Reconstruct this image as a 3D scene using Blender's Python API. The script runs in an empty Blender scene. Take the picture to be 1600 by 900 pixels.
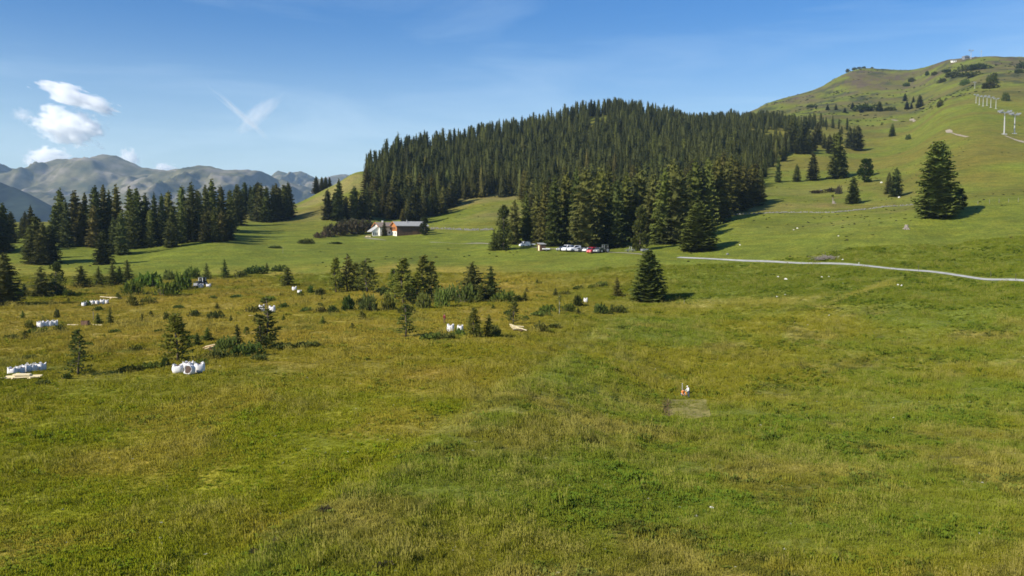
import bpy, bmesh, math, random
import numpy as np
from mathutils import Vector, Matrix

# ------------------------------------------------------------------ camera, sky, sun, exposure
C = bpy.context.scene.collection
S = bpy.context.scene
F = 1385.0                                   # focal length in photograph pixels (1600 wide)
PITCH = math.atan(80 / F)                    # horizon sits at row 370 of the photograph
CZ = 16.0                                    # camera height above the bog
cam = bpy.data.objects.new('camera', bpy.data.cameras.new('camera')); C.objects.link(cam)
cam.location = (0, 0, CZ); cam.rotation_euler = (math.pi / 2 - PITCH, 0, 0)
cam.data.sensor_width = 36; cam.data.lens = 36 * F / 1600
cam.data.clip_start = 0.5; cam.data.clip_end = 60000
S.camera = cam
SUN_EL, SUN_BACK = math.radians(35), math.radians(38)     # sun to the left and a little behind the camera
sun_dir = Vector((-math.cos(SUN_BACK) * math.cos(SUN_EL), -math.sin(SUN_BACK) * math.cos(SUN_EL), math.sin(SUN_EL)))
W = bpy.data.worlds.new('World'); S.world = W; W.use_nodes = True
wn, wl = W.node_tree.nodes, W.node_tree.links
wn.clear()
sky = wn.new('ShaderNodeTexSky'); sky.sky_type = 'NISHITA'; sky.sun_disc = False
sky.sun_elevation = SUN_EL; sky.sun_rotation = math.atan2(sun_dir.x, sun_dir.y)
sky.altitude = 1900; sky.air_density = 1.35; sky.dust_density = 0.9; sky.ozone_density = 3.0
bgn = wn.new('ShaderNodeBackground'); bgn.inputs['Strength'].default_value = 0.084
wo = wn.new('ShaderNodeOutputWorld')
# thin high cirrus streaks, part of the sky itself
tc = wn.new('ShaderNodeTexCoord'); mp = wn.new('ShaderNodeMapping')
mp.inputs['Scale'].default_value = (2.2, 2.2, 13.0); mp.inputs['Rotation'].default_value = (0.10, 0.06, 0)
nz = wn.new('ShaderNodeTexNoise'); nz.inputs['Scale'].default_value = 1.6; nz.inputs['Detail'].default_value = 7
nz.inputs['Roughness'].default_value = 0.58; nz.inputs['Distortion'].default_value = 0.5
rp = wn.new('ShaderNodeMapRange'); rp.inputs['From Min'].default_value = 0.47; rp.inputs['From Max'].default_value = 0.8
rp.inputs['To Max'].default_value = 0.16
mx = wn.new('ShaderNodeMix'); mx.data_type = 'RGBA'; mx.inputs['B'].default_value = (7.0, 8.6, 9.6, 1)
wl.new(tc.outputs['Generated'], mp.inputs['Vector']); wl.new(mp.outputs[0], nz.inputs['Vector'])
wl.new(nz.outputs[0], rp.inputs['Value'])
# the veil looks denser towards the horizon, all the way round
sx = wn.new('ShaderNodeSeparateXYZ'); wl.new(tc.outputs['Generated'], sx.inputs[0])
vz = wn.new('ShaderNodeMapRange'); vz.interpolation_type = 'SMOOTHSTEP'; vz.inputs['From Min'].default_value = 0.24; vz.inputs['From Max'].default_value = 0.03; vz.inputs['To Max'].default_value = 0.40
wl.new(sx.outputs['Z'], vz.inputs['Value'])
nm_ = wn.new('ShaderNodeMath'); nm_.operation = 'MULTIPLY'; n2_ = wn.new('ShaderNodeMath'); n2_.operation = 'MULTIPLY_ADD'; n2_.inputs[1].default_value = 1.2; n2_.inputs[2].default_value = 0.4
wl.new(nz.outputs[0], n2_.inputs[0]); wl.new(n2_.outputs[0], nm_.inputs[0]); wl.new(vz.outputs[0], nm_.inputs[1])
sm_ = wn.new('ShaderNodeMath'); sm_.operation = 'ADD'; sm_.use_clamp = True; wl.new(rp.outputs[0], sm_.inputs[0]); wl.new(nm_.outputs[0], sm_.inputs[1]); wl.new(sm_.outputs[0], mx.inputs['Factor'])
hs = wn.new('ShaderNodeHueSaturation'); hs.inputs['Saturation'].default_value = 1.42; hs.inputs['Hue'].default_value = 0.513
wl.new(sky.outputs[0], hs.inputs['Color']); wl.new(hs.outputs[0], mx.inputs['A']); wl.new(mx.outputs['Result'], bgn.inputs['Color'])
wl.new(bgn.outputs[0], wo.inputs['Surface'])
sl = bpy.data.lights.new('sun', 'SUN'); sl.energy = 4.9; sl.angle = math.radians(0.53); sl.color = (1.0, 0.93, 0.80)
so = bpy.data.objects.new('sun', sl); C.objects.link(so)
so.rotation_euler = sun_dir.to_track_quat('Z', 'Y').to_euler(); so.location = sun_dir * 200
S.view_settings.view_transform = 'Standard'; S.view_settings.look = 'None'
S.view_settings.exposure = 0.6; S.view_settings.gamma = 1.0; S.view_settings.use_curve_mapping = False
S.cycles.use_denoising = True; S.cycles.filter_width = 1.65
S.cycles.max_bounces = 64; S.cycles.diffuse_bounces = 3; S.cycles.volume_bounces = 64; S.cycles.transparent_max_bounces = 16
S.cycles.volume_step_rate = 1.0; S.cycles.volume_max_steps = 256

# ------------------------------------------------------------------ helpers
rng = np.random.default_rng(7)
rnd = random.Random(11)

def lerp(a, b, t): return a + (b - a) * t
def smooth(a, b, x):
    t = np.clip((x - a) / (b - a), 0, 1); return t * t * (3 - 2 * t)

def vnoise(x, y, seed=0):
    xi = np.floor(x).astype(np.int64); yi = np.floor(y).astype(np.int64)
    fx = x - xi; fy = y - yi
    fx = fx * fx * fx * (fx * (6 * fx - 15) + 10); fy = fy * fy * fy * (fy * (6 * fy - 15) + 10)
    def h(i, j):
        n = (i * 374761393 + j * 668265263 + seed * 1442695041) & 0xffffffff
        n = ((n ^ (n >> 13)) * 1274126177) & 0xffffffff
        return ((n ^ (n >> 16)) & 0xffff) / 32767.5 - 1
    a = h(xi, yi); b = h(xi + 1, yi); c = h(xi, yi + 1); d = h(xi + 1, yi + 1)
    return (a + (b - a) * fx) + ((c + (d - c) * fx) - (a + (b - a) * fx)) * fy
def fbm(x, y, octs=4, seed=0, gain=0.5):
    r = 0; a = 1
    for o in range(octs):
        r = r + a * vnoise(x * 2 ** o + 17.3 * o, y * 2 ** o - 9.1 * o, seed + o); a *= gain
    return r

def pchip(xk, yk, x):
    """monotone cubic through knots; yk (n, ...) along axis 0"""
    xk = np.asarray(xk, float); yk = np.asarray(yk, float)
    n = len(xk); h = np.diff(xk); sh = (n - 1,) + (1,) * (yk.ndim - 1)
    d = np.diff(yk, axis=0) / h.reshape(sh)
    m = np.zeros_like(yk)
    h0, h1 = h[:-1].reshape((-1,) + sh[1:]), h[1:].reshape((-1,) + sh[1:])
    w1 = 2 * h1 + h0; w2 = h1 + 2 * h0
    same = d[:-1] * d[1:] > 0
    with np.errstate(all='ignore'):
        m[1:-1] = np.where(same, (w1 + w2) / (w1 / d[:-1] + w2 / d[1:]), 0)
    m[0] = d[0]; m[-1] = d[-1]
    i = np.clip(np.searchsorted(xk, x) - 1, 0, n - 2)
    s2 = (-1,) + (1,) * (yk.ndim - 1)
    hh = h[i].reshape(s2); t = np.clip(((x - xk[i]) / h[i]), 0, 1).reshape(s2)
    return ((2 * t**3 - 3 * t**2 + 1) * yk[i] + (t**3 - 2 * t**2 + t) * hh * m[i]
            + (-2 * t**3 + 3 * t**2) * yk[i + 1] + (t**3 - t**2) * hh * m[i + 1])

def ray(px, py):
    """photograph pixel -> (u, s): sideways and upward slope of the sight line per metre of depth"""
    cx = (px - 800) / F; cy = (450 - py) / F
    dy = math.cos(PITCH) + cy * math.sin(PITCH)
    return cx / dy, (-math.sin(PITCH) + cy * math.cos(PITCH)) / dy
def srow(py): return ray(800, py)[1]

# ------------------------------------------------------------------ terrain
PL = [(8, 2600), (20, 1330), (30, 1060), (40, 889), (50, 785), (60, 716), (80, 630), (100, 577)]      # flat near ground
PR = [(8, 2600), (20, 1340), (30, 1070), (40, 915), (50, 820), (60, 758), (80, 685), (100, 640)]      # hollow below the slope
TAIL = [(1500, 405), (2600, 400), (14000, 376)]
COLS = {
 -700: PL + [(150, 508), (200, 472), (300, 425), (400, 385), (500, 365), (700, 370)] + TAIL,
 -100: PL + [(150, 507), (190, 470), (240, 446), (300, 412), (370, 380), (450, 360), (530, 350), (800, 385)] + TAIL,
 60:   PL + [(150, 507), (190, 470), (240, 446), (300, 412), (370, 378), (450, 357), (530, 347), (800, 385)] + TAIL,
 200:  PL + [(150, 508), (190, 472), (240, 446), (300, 412), (370, 380), (450, 357), (540, 343), (800, 380)] + TAIL,
 320:  PL + [(145, 512), (190, 474), (240, 446), (300, 410), (350, 383), (400, 365), (500, 342), (600, 330), (820, 365)] + TAIL,
 450:  PL + [(145, 513), (200, 472), (240, 447), (300, 411), (350, 392), (420, 368), (520, 340), (620, 321), (820, 350)] + TAIL,
 520:  PL + [(145, 513), (200, 472), (250, 440), (300, 409), (350, 391), (420, 370), (480, 347), (560, 315), (640, 291), (860, 330)] + TAIL,
 565:  PL + [(145, 513), (200, 472), (250, 440), (300, 408), (350, 391), (430, 370), (480, 348), (560, 306), (650, 268), (860, 310)] + TAIL,
 610:  PL + [(145, 514), (200, 473), (250, 440), (300, 407), (350, 390), (435, 367.5), (455, 362), (500, 345), (600, 297), (690, 256), (760, 242), (900, 275)] + TAIL,
 680:  PL + [(145, 515), (200, 473), (250, 438), (300, 409), (350, 389), (430, 365), (455, 357), (520, 335), (620, 290), (720, 252), (800, 230), (950, 260)] + TAIL,
 780:  PL + [(145, 519), (200, 475), (250, 437), (300, 408), (330, 390), (430, 359), (480, 337), (570, 308), (700, 262), (860, 212), (1050, 240)] + TAIL,
 870:  [(8, 2600), (20, 1335), (30, 1065), (40, 895), (50, 796), (60, 728), (80, 645), (100, 592), (145, 530), (200, 475), (250, 437), (300, 404), (322, 392), (400, 364), (480, 338), (600, 292), (720, 247), (860, 200), (900, 188), (1100, 225), (1500, 330), (2600, 380), (14000, 376)],
 960:  [(8, 2600), (20, 1338), (30, 1068), (40, 905), (50, 808), (60, 744), (80, 668), (100, 618), (130, 568), (170, 512), (208, 472), (250, 434), (300, 400), (322, 391), (400, 362), (480, 333), (600, 285), (720, 240), (850, 198), (920, 178), (1100, 212), (1500, 320), (2600, 380), (14000, 376)],
 1070: PR + [(115, 617), (150, 551), (180, 504), (212, 470), (250, 432), (285, 404), (310, 390), (400, 352), (480, 322), (600, 280), (750, 238), (900, 200), (980, 192), (1150, 205), (1500, 240), (2600, 380), (14000, 376)],
 1150: PR + [(115, 617), (150, 550), (180, 502), (212, 466), (245, 436), (276, 406), (310, 381), (400, 333), (480, 305), (600, 270), (750, 232), (900, 203), (1000, 197), (1200, 192), (1600, 185), (2600, 380), (14000, 376)],
 1200: PR + [(115, 616), (150, 548), (180, 498), (212, 461), (245, 430), (268, 408), (310, 374), (400, 331), (480, 303), (560, 282), (750, 232), (900, 202), (1000, 193), (1300, 180), (1700, 160), (2000, 180), (2800, 380), (14000, 376)],
 1260: PR + [(115, 615), (150, 545), (180, 492), (212, 456), (245, 422), (260, 410), (310, 366), (400, 329), (480, 301), (560, 281), (750, 233), (900, 206), (1050, 188), (1400, 166), (1750, 143), (2050, 160), (2800, 370), (14000, 376)],
 1340: PR + [(115, 613), (150, 541), (180, 486), (212, 446), (248, 413), (310, 352), (400, 325), (480, 294), (560, 276), (800, 233), (950, 208), (1200, 172), (1550, 139), (1900, 106), (2150, 120), (2900, 370), (14000, 376)],
 1410: PR + [(115, 612), (150, 537), (180, 479), (210, 441), (240, 419), (310, 345), (400, 318), (480, 290), (600, 255), (800, 222), (1000, 195), (1250, 160), (1600, 133), (1850, 111), (2150, 125), (2900, 370), (14000, 376)],
 1480: PR + [(115, 611), (150, 533), (180, 474), (228, 426), (280, 375), (315, 336), (400, 302), (500, 255), (600, 222), (800, 180), (1000, 155), (1250, 136), (1500, 112), (1750, 93), (2000, 110), (2900, 370), (14000, 376)],
 1530: PR + [(115, 610), (150, 530), (180, 471), (222, 431), (280, 367), (330, 322), (400, 295), (500, 242), (600, 212), (800, 170), (1000, 145), (1250, 122), (1500, 103), (1700, 87), (1950, 105), (2900, 370), (14000, 376)],
 1600: PR + [(115, 609), (150, 527), (180, 466), (205, 438), (280, 360), (330, 315), (400, 288), (500, 240), (600, 215), (800, 172), (1000, 143), (1250, 118), (1500, 103), (1700, 92), (1950, 108), (2900, 370), (14000, 376)],
 1800: PR + [(115, 607), (150, 522), (180, 460), (200, 428), (280, 350), (330, 308), (400, 280), (500, 240), (600, 212), (800, 170), (1000, 143), (1250, 120), (1500, 106), (1700, 98), (1950, 115), (2900, 370), (14000, 376)],
 2400: PR + [(115, 607), (150, 520), (180, 458), (200, 425), (280, 345), (330, 305), (400, 280), (500, 240), (600, 212), (800, 172), (1000, 150), (1250, 130), (1500, 116), (1700, 110), (1950, 130), (2900, 370), (14000, 376)],
}
UG = np.concatenate([np.linspace(-1.08, -0.63, 36)[:-1], np.linspace(-0.63, 0.63, 470), np.linspace(0.63, 1.15, 36)[1:]])
LY = np.concatenate([np.linspace(math.log(8), math.log(30), 30)[:-1], np.linspace(math.log(30), math.log(1050), 380),
                     np.linspace(math.log(1050), math.log(2300), 60)[1:], np.linspace(math.log(2300), math.log(13500), 24)[1:]])
YG = np.exp(LY)
cu, cs = [], []
for px in sorted(COLS):
    k = COLS[px]
    cu.append((px - 800) / F)
    cs.append(pchip(np.log([a for a, _ in k]), np.array([srow(b) for _, b in k]), LY))
SG = pchip(cu, np.array(cs), UG)                       # (u, Y) table of slopes
XW = UG[:, None] * YG[None, :]; YW = np.broadcast_to(YG[None, :], XW.shape)
ZW = CZ + SG * YG[None, :]
ZW = ZW + 0.16 * fbm(XW / 7, YW / 7, 3, 1) * smooth(400, 150, YW)
ZW = ZW + 0.13 * fbm(XW / 1.7, YW / 1.7, 2, 5) * smooth(190, 80, YW) * (0.35 + 0.65 * smooth(-6, 10, XW + (YW - 40) * 0.02 - 8))
ZW = ZW + 0.55 * fbm(XW / 38, YW / 38, 3, 2) * smooth(90, 200, YW) * smooth(2400, 1500, YW)
ZW = ZW + 2.6 * fbm(XW / 90, YW / 90, 4, 3) * smooth(480, 800, YW) * smooth(0.1, 0.3, XW / YW) * smooth(3000, 2200, YW)
# a low bank runs up the meadow where the slope meets the bog
def proj0(x, y, z):
    z = z - CZ; d = y * math.cos(PITCH) - z * math.sin(PITCH); v = y * math.sin(PITCH) + z * math.cos(PITCH); return 800 + F * x / d, 450 - F * v / d
PX0, PY0 = proj0(XW, YW, ZW)
BD = (PX0 - (360 + (900 - PY0) * 653 / 430)) * YW / F + 1.2 * fbm(XW / 9, YW / 9, 3, 91)
BF = smooth(475, 540, PY0) * smooth(28, 38, YW)
ZW = ZW + BF * (0.40 * smooth(-3.0, 2.5, BD) * smooth(45, 8, BD) - 0.32 * np.exp(-((BD + 1.8) / 1.3) ** 2))
# the road was levelled: no bumps across it
ROAD_PX = [(1800, 462.5), (1700, 450.5), (1600, 439), (1500, 428.5), (1400, 419.3), (1300, 412.5), (1200, 408), (1130, 405.2), (1060, 402.3), (1040, 401.5)]
def first_hit(tab, u, s):
    i = int(np.clip(np.searchsorted(UG, u) - 1, 0, len(UG) - 2)); a = (u - UG[i]) / (UG[i + 1] - UG[i]); pr = tab[i] * (1 - a) + tab[i + 1] * a
    j = max(1, int(np.nonzero((pr >= s) & (YG > 20))[0][0])); t = (s - pr[j - 1]) / max(1e-9, pr[j] - pr[j - 1]); return YG[j - 1] + t * (YG[j] - YG[j - 1])
ZS = CZ + SG * YG[None, :]
rpts = []
for q in ROAD_PX:
    u_, s_ = ray(*q); y_ = first_hit(SG, u_, s_); rpts.append((u_ * y_, y_))
ROAD_XY = []
for (a, b), (c, d) in zip(rpts, rpts[1:]):
    n_ = max(1, int(math.hypot(c - a, d - b) / 2)); ROAD_XY += [(lerp(a, c, k / n_), lerp(b, d, k / n_)) for k in range(n_)]
RA = np.array(ROAD_XY)
for _ in range(60): RA[1:-1] = (RA[:-2] + 2 * RA[1:-1] + RA[2:]) / 4
jj = (YG > 150) & (YG < 360); ii = UG > 0.05
sub = np.ix_(ii, jj); dist = np.full(XW[sub].shape, 1e9)
for a, b in RA[::2]: dist = np.minimum(dist, (XW[sub] - a) ** 2 + (YW[sub] - b) ** 2)
ZW = np.array(ZW); ZW[sub] = ZS[sub] + (ZW[sub] - ZS[sub]) * smooth(3, 16, np.sqrt(dist))
SGF = (ZW - CZ) / YG[None, :]
def gz(u, Y):
    """ground height at side slope u, depth Y"""
    u = np.asarray(u, float); Y = np.asarray(Y, float)
    i = np.clip(np.searchsorted(UG, u) - 1, 0, len(UG) - 2); j = np.clip(np.searchsorted(YG, Y) - 1, 0, len(YG) - 2)
    a = (u - UG[i]) / (UG[i + 1] - UG[i]); b = (Y - YG[j]) / (YG[j + 1] - YG[j])
    return (ZW[i, j] * (1 - a) * (1 - b) + ZW[i + 1, j] * a * (1 - b) + ZW[i, j + 1] * (1 - a) * b + ZW[i + 1, j + 1] * a * b)
def gxy(x, y): return float(gz(x / y, y))
def hit(px, py):
    """where the sight line of a photograph pixel first meets the ground"""
    u, s = ray(px, py)
    i = int(np.clip(np.searchsorted(UG, u) - 1, 0, len(UG) - 2)); a = (u - UG[i]) / (UG[i + 1] - UG[i])
    prof = SGF[i] * (1 - a) + SGF[i + 1] * a
    w = np.nonzero((prof >= s) & (YG > 20))[0]
    j = int(w[0]) if len(w) else int(np.argmax(prof[:-25]))
    if len(w) and j > 0:
        t = (s - prof[j - 1]) / max(1e-9, prof[j] - prof[j - 1]); Y = YG[j - 1] + t * (YG[j] - YG[j - 1])
    else: Y = YG[j]
    return Vector((u * Y, Y, float(gz(u, Y))))
def at(px, Y):
    """ground point in column px at depth Y"""
    u = (px - 800) / F * 1.0
    return Vector((u * Y, Y, float(gz(u, Y))))
def proj(x, y, z):
    """world -> photograph pixel (numpy)"""
    z = z - CZ; cp, sp = math.cos(PITCH), math.sin(PITCH)
    d = y * cp - z * sp; v = y * sp + z * cp
    return 800 + F * x / d, 450 - F * v / d

# ------------------------------------------------------------------ materials
def mat(name, col, rough=0.8, metal=0.0, noise=None, spec=0.3, bump=None):
    """plain procedural material: colour varied by noise (scale, amount)"""
    m = bpy.data.materials.new(name); m.use_nodes = True
    n, l = m.node_tree.nodes, m.node_tree.links; b = n['Principled BSDF']
    b.inputs['Roughness'].default_value = rough; b.inputs['Metallic'].default_value = metal
    b.inputs['Specular IOR Level'].default_value = spec
    sc, am = noise or (3.0, 0.25)
    t = n.new('ShaderNodeTexCoord'); z = n.new('ShaderNodeTexNoise'); z.inputs['Scale'].default_value = sc; z.inputs['Detail'].default_value = 5
    r = n.new('ShaderNodeMapRange'); r.inputs['From Min'].default_value = 0.3; r.inputs['From Max'].default_value = 0.7
    r.inputs['To Min'].default_value = 1 - am; r.inputs['To Max'].default_value = 1 + am
    x = n.new('ShaderNodeMix'); x.data_type = 'RGBA'; x.blend_type = 'MULTIPLY'; x.inputs['Factor'].default_value = 1
    x.inputs['A'].default_value = (*col, 1)
    l.new(t.outputs['Object'], z.inputs['Vector']); l.new(z.outputs[0], r.inputs['Value']); l.new(r.outputs[0], x.inputs['B'])
    l.new(x.outputs['Result'], b.inputs['Base Color'])
    if bump:
        bp = n.new('ShaderNodeBump'); bp.inputs['Strength'].default_value = bump; bp.inputs['Distance'].default_value = 0.05
        l.new(z.outputs[0], bp.inputs['Height']); l.new(bp.outputs[0], b.inputs['Normal'])
    return m

def foliage_mat(name, dark, light, trans=0.25):
    m = bpy.data.materials.new(name); m.use_nodes = True
    n, l = m.node_tree.nodes, m.node_tree.links; n.clear()
    o = n.new('ShaderNodeOutputMaterial'); inf = n.new('ShaderNodeObjectInfo')
    g = n.new('ShaderNodeNewGeometry')
    z = n.new('ShaderNodeTexNoise'); z.inputs['Scale'].default_value = 0.55; z.inputs['Detail'].default_value = 4
    t = n.new('ShaderNodeTexCoord'); l.new(t.outputs['Object'], z.inputs['Vector'])
    a1 = n.new('ShaderNodeMath'); a1.operation = 'MULTIPLY_ADD'; a1.inputs[1].default_value = 0.5; a1.inputs[2].default_value = 0
    l.new(g.outputs['Random Per Island'], a1.inputs[0])
    a2 = n.new('ShaderNodeMath'); a2.operation = 'MULTIPLY_ADD'; a2.inputs[1].default_value = 0.6
    l.new(inf.outputs['Random'], a2.inputs[0]); l.new(a1.outputs[0], a2.inputs[2])
    a3 = n.new('ShaderNodeMath'); a3.operation = 'MULTIPLY_ADD'; a3.inputs[1].default_value = 0.9
    a3.use_clamp = True
    sb = n.new('ShaderNodeMath'); sb.operation = 'SUBTRACT'; sb.inputs[1].default_value = 0.5; l.new(z.outputs[0], sb.inputs[0])
    l.new(sb.outputs[0], a3.inputs[0]); l.new(a2.outputs[0], a3.inputs[2])
    x = n.new('ShaderNodeMix'); x.data_type = 'RGBA'; x.inputs['A'].default_value = (*dark, 1); x.inputs['B'].default_value = (*light, 1)
    l.new(a3.outputs[0], x.inputs['Factor'])
    y = n.new('ShaderNodeMix'); y.data_type = 'RGBA'; y.blend_type = 'MULTIPLY'; y.inputs['Factor'].default_value = 1
    l.new(x.outputs['Result'], y.inputs['A']); l.new(inf.outputs['Color'], y.inputs['B'])
    d = n.new('ShaderNodeBsdfDiffuse'); tr = n.new('ShaderNodeBsdfTranslucent'); mxs = n.new('ShaderNodeMixShader')
    mxs.inputs[0].default_value = trans
    l.new(y.outputs['Result'], d.inputs['Color']); l.new(y.outputs['Result'], tr.inputs['Color'])
    l.new(d.outputs[0], mxs.inputs[1]); l.new(tr.outputs[0], mxs.inputs[2]); l.new(mxs.outputs[0], o.inputs['Surface'])
    return m

M_SPRUCE = foliage_mat('spruce_needles', (0.016, 0.022, 0.010), (0.082, 0.088, 0.026), 0.15)
M_PINE = foliage_mat('pine_needles', (0.038, 0.052, 0.015), (0.205, 0.215, 0.052), 0.4)
M_LARCH = foliage_mat('larch_needles', (0.075, 0.095, 0.020), (0.26, 0.265, 0.060), 0.45)
M_LEAF = foliage_mat('broad_leaves', (0.035, 0.055, 0.016), (0.11, 0.13, 0.035), 0.3)
M_SHRUB = foliage_mat('shrub_leaves', (0.030, 0.046, 0.014), (0.120, 0.135, 0.034), 0.25)
M_HEATH = foliage_mat('heath_leaves', (0.04, 0.04, 0.025), (0.10, 0.085, 0.05), 0.2)
M_BARK = mat('bark', (0.10, 0.08, 0.062), 0.9, noise=(4, 0.4))
M_DEADWOOD = mat('dead_wood', (0.22, 0.19, 0.16), 0.9, noise=(4, 0.4))

def grass_ground_mat():
    m = bpy.data.materials.new('meadow_ground'); m.use_nodes = True
    n, l = m.node_tree.nodes, m.node_tree.links; b = n['Principled BSDF']
    b.inputs['Roughness'].default_value = 0.95; b.inputs['Specular IOR Level'].default_value = 0.08
    at_ = n.new('ShaderNodeAttribute'); at_.attribute_name = 'cover'
    t = n.new('ShaderNodeTexCoord')
    cur = at_.outputs['Color']
    for sc, am, det, stretch in ((0.03, 0.16, 5, (1, 0.5, 1)), (0.22, 0.20, 6, (1, 1, 1)), (1.3, 0.34, 5, (1, 0.8, 1)), (4.2, 0.26, 3, (1, 1, 1))):
        mp_ = n.new('ShaderNodeMapping'); mp_.inputs['Scale'].default_value = stretch
        z = n.new('ShaderNodeTexNoise'); z.inputs['Scale'].default_value = sc; z.inputs['Detail'].default_value = det; z.inputs['Roughness'].default_value = 0.6
        l.new(t.outputs['Object'], mp_.inputs['Vector']); l.new(mp_.outputs[0], z.inputs['Vector'])
        r = n.new('ShaderNodeMapRange'); r.inputs['From Min'].default_value = 0.3; r.inputs['From Max'].default_value = 0.7
        r.inputs['To Min'].default_value = 1 - am; r.inputs['To Max'].default_value = 1 + am
        l.new(z.outputs[0], r.inputs['Value'])
        x = n.new('ShaderNodeMix'); x.data_type = 'RGBA'; x.blend_type = 'MULTIPLY'; x.inputs['Factor'].default_value = 1
        l.new(cur, x.inputs['A']); l.new(r.outputs[0], x.inputs['B']); cur = x.outputs['Result']
    # hue drift between straw and green
    z = n.new('ShaderNodeTexNoise'); z.inputs['Scale'].default_value = 0.11; z.inputs['Detail'].default_value = 7; z.inputs['Roughness'].default_value = 0.65
    l.new(t.outputs['Object'], z.inputs['Vector'])
    r = n.new('ShaderNodeMapRange'); r.inputs['From Min'].default_value = 0.42; r.inputs['From Max'].default_value = 0.68; r.inputs['To Max'].default_value = 0.45
    l.new(z.outputs[0], r.inputs['Value'])
    x = n.new('ShaderNodeMix'); x.data_type = 'RGBA'; x.blend_type = 'MULTIPLY'; x.inputs['B'].default_value = (1.32, 1.02, 0.9, 1)
    l.new(r.outputs[0], x.inputs['Factor']); l.new(cur, x.inputs['A']); cur = x.outputs['Result']
    # narrow trodden steps that follow the slope
    mp2 = n.new('ShaderNodeMapping'); mp2.inputs['Scale'].default_value = (0.05, 0.05, 0.9)
    z2 = n.new('ShaderNodeTexNoise'); z2.inputs['Scale'].default_value = 1.0; z2.inputs['Detail'].default_value = 6; z2.inputs['Roughness'].default_value = 0.65
    l.new(t.outputs['Object'], mp2.inputs['Vector']); l.new(mp2.outputs[0], z2.inputs['Vector'])
    r2 = n.new('ShaderNodeMapRange'); r2.inputs['From Min'].default_value = 0.3; r2.inputs['From Max'].default_value = 0.7; r2.inputs['To Min'].default_value = 0.80; r2.inputs['To Max'].default_value = 1.16
    l.new(z2.outputs[0], r2.inputs['Value'])
    x2 = n.new('ShaderNodeMix'); x2.data_type = 'RGBA'; x2.blend_type = 'MULTIPLY'; x2.inputs['Factor'].default_value = 1
    l.new(cur, x2.inputs['A']); l.new(r2.outputs[0], x2.inputs['B']); cur = x2.outputs['Result']
    l.new(cur, b.inputs['Base Color'])
    zb = n.new('ShaderNodeTexNoise'); zb.inputs['Scale'].default_value = 1.1; zb.inputs['Detail'].default_value = 8; zb.inputs['Roughness'].default_value = 0.7
    l.new(t.outputs['Object'], zb.inputs['Vector'])
    bp = n.new('ShaderNodeBump'); bp.inputs['Strength'].default_value = 0.7; bp.inputs['Distance'].default_value = 0.35
    l.new(zb.outputs[0], bp.inputs['Height']); l.new(bp.outputs[0], b.inputs['Normal'])
    return m
M_GROUND = grass_ground_mat()

def blade_mat():
    m = bpy.data.materials.new('grass_blades'); m.use_nodes = True
    n, l = m.node_tree.nodes, m.node_tree.links; n.clear()
    o = n.new('ShaderNodeOutputMaterial'); a = n.new('ShaderNodeAttribute'); a.attribute_type = 'INSTANCER'; a.attribute_name = 'tint'
    d = n.new('ShaderNodeBsdfDiffuse'); tr = n.new('ShaderNodeBsdfTranslucent'); x = n.new('ShaderNodeMixShader'); x.inputs[0].default_value = 0.25
    g = n.new('ShaderNodeNewGeometry'); vm = n.new('ShaderNodeVectorMath'); vm.operation = 'ADD'; vm.inputs[1].default_value = (0, 0, 1.6)
    nm = n.new('ShaderNodeVectorMath'); nm.operation = 'NORMALIZE'; l.new(g.outputs['Normal'], vm.inputs[0]); l.new(vm.outputs[0], nm.inputs[0]); l.new(nm.outputs[0], d.inputs['Normal'])
    l.new(a.outputs['Color'], d.inputs['Color']); l.new(a.outputs['Color'], tr.inputs['Color'])
    l.new(d.outputs[0], x.inputs[1]); l.new(tr.outputs[0], x.inputs[2]); l.new(x.outputs[0], o.inputs['Surface'])
    return m
M_BLADE = blade_mat()

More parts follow.
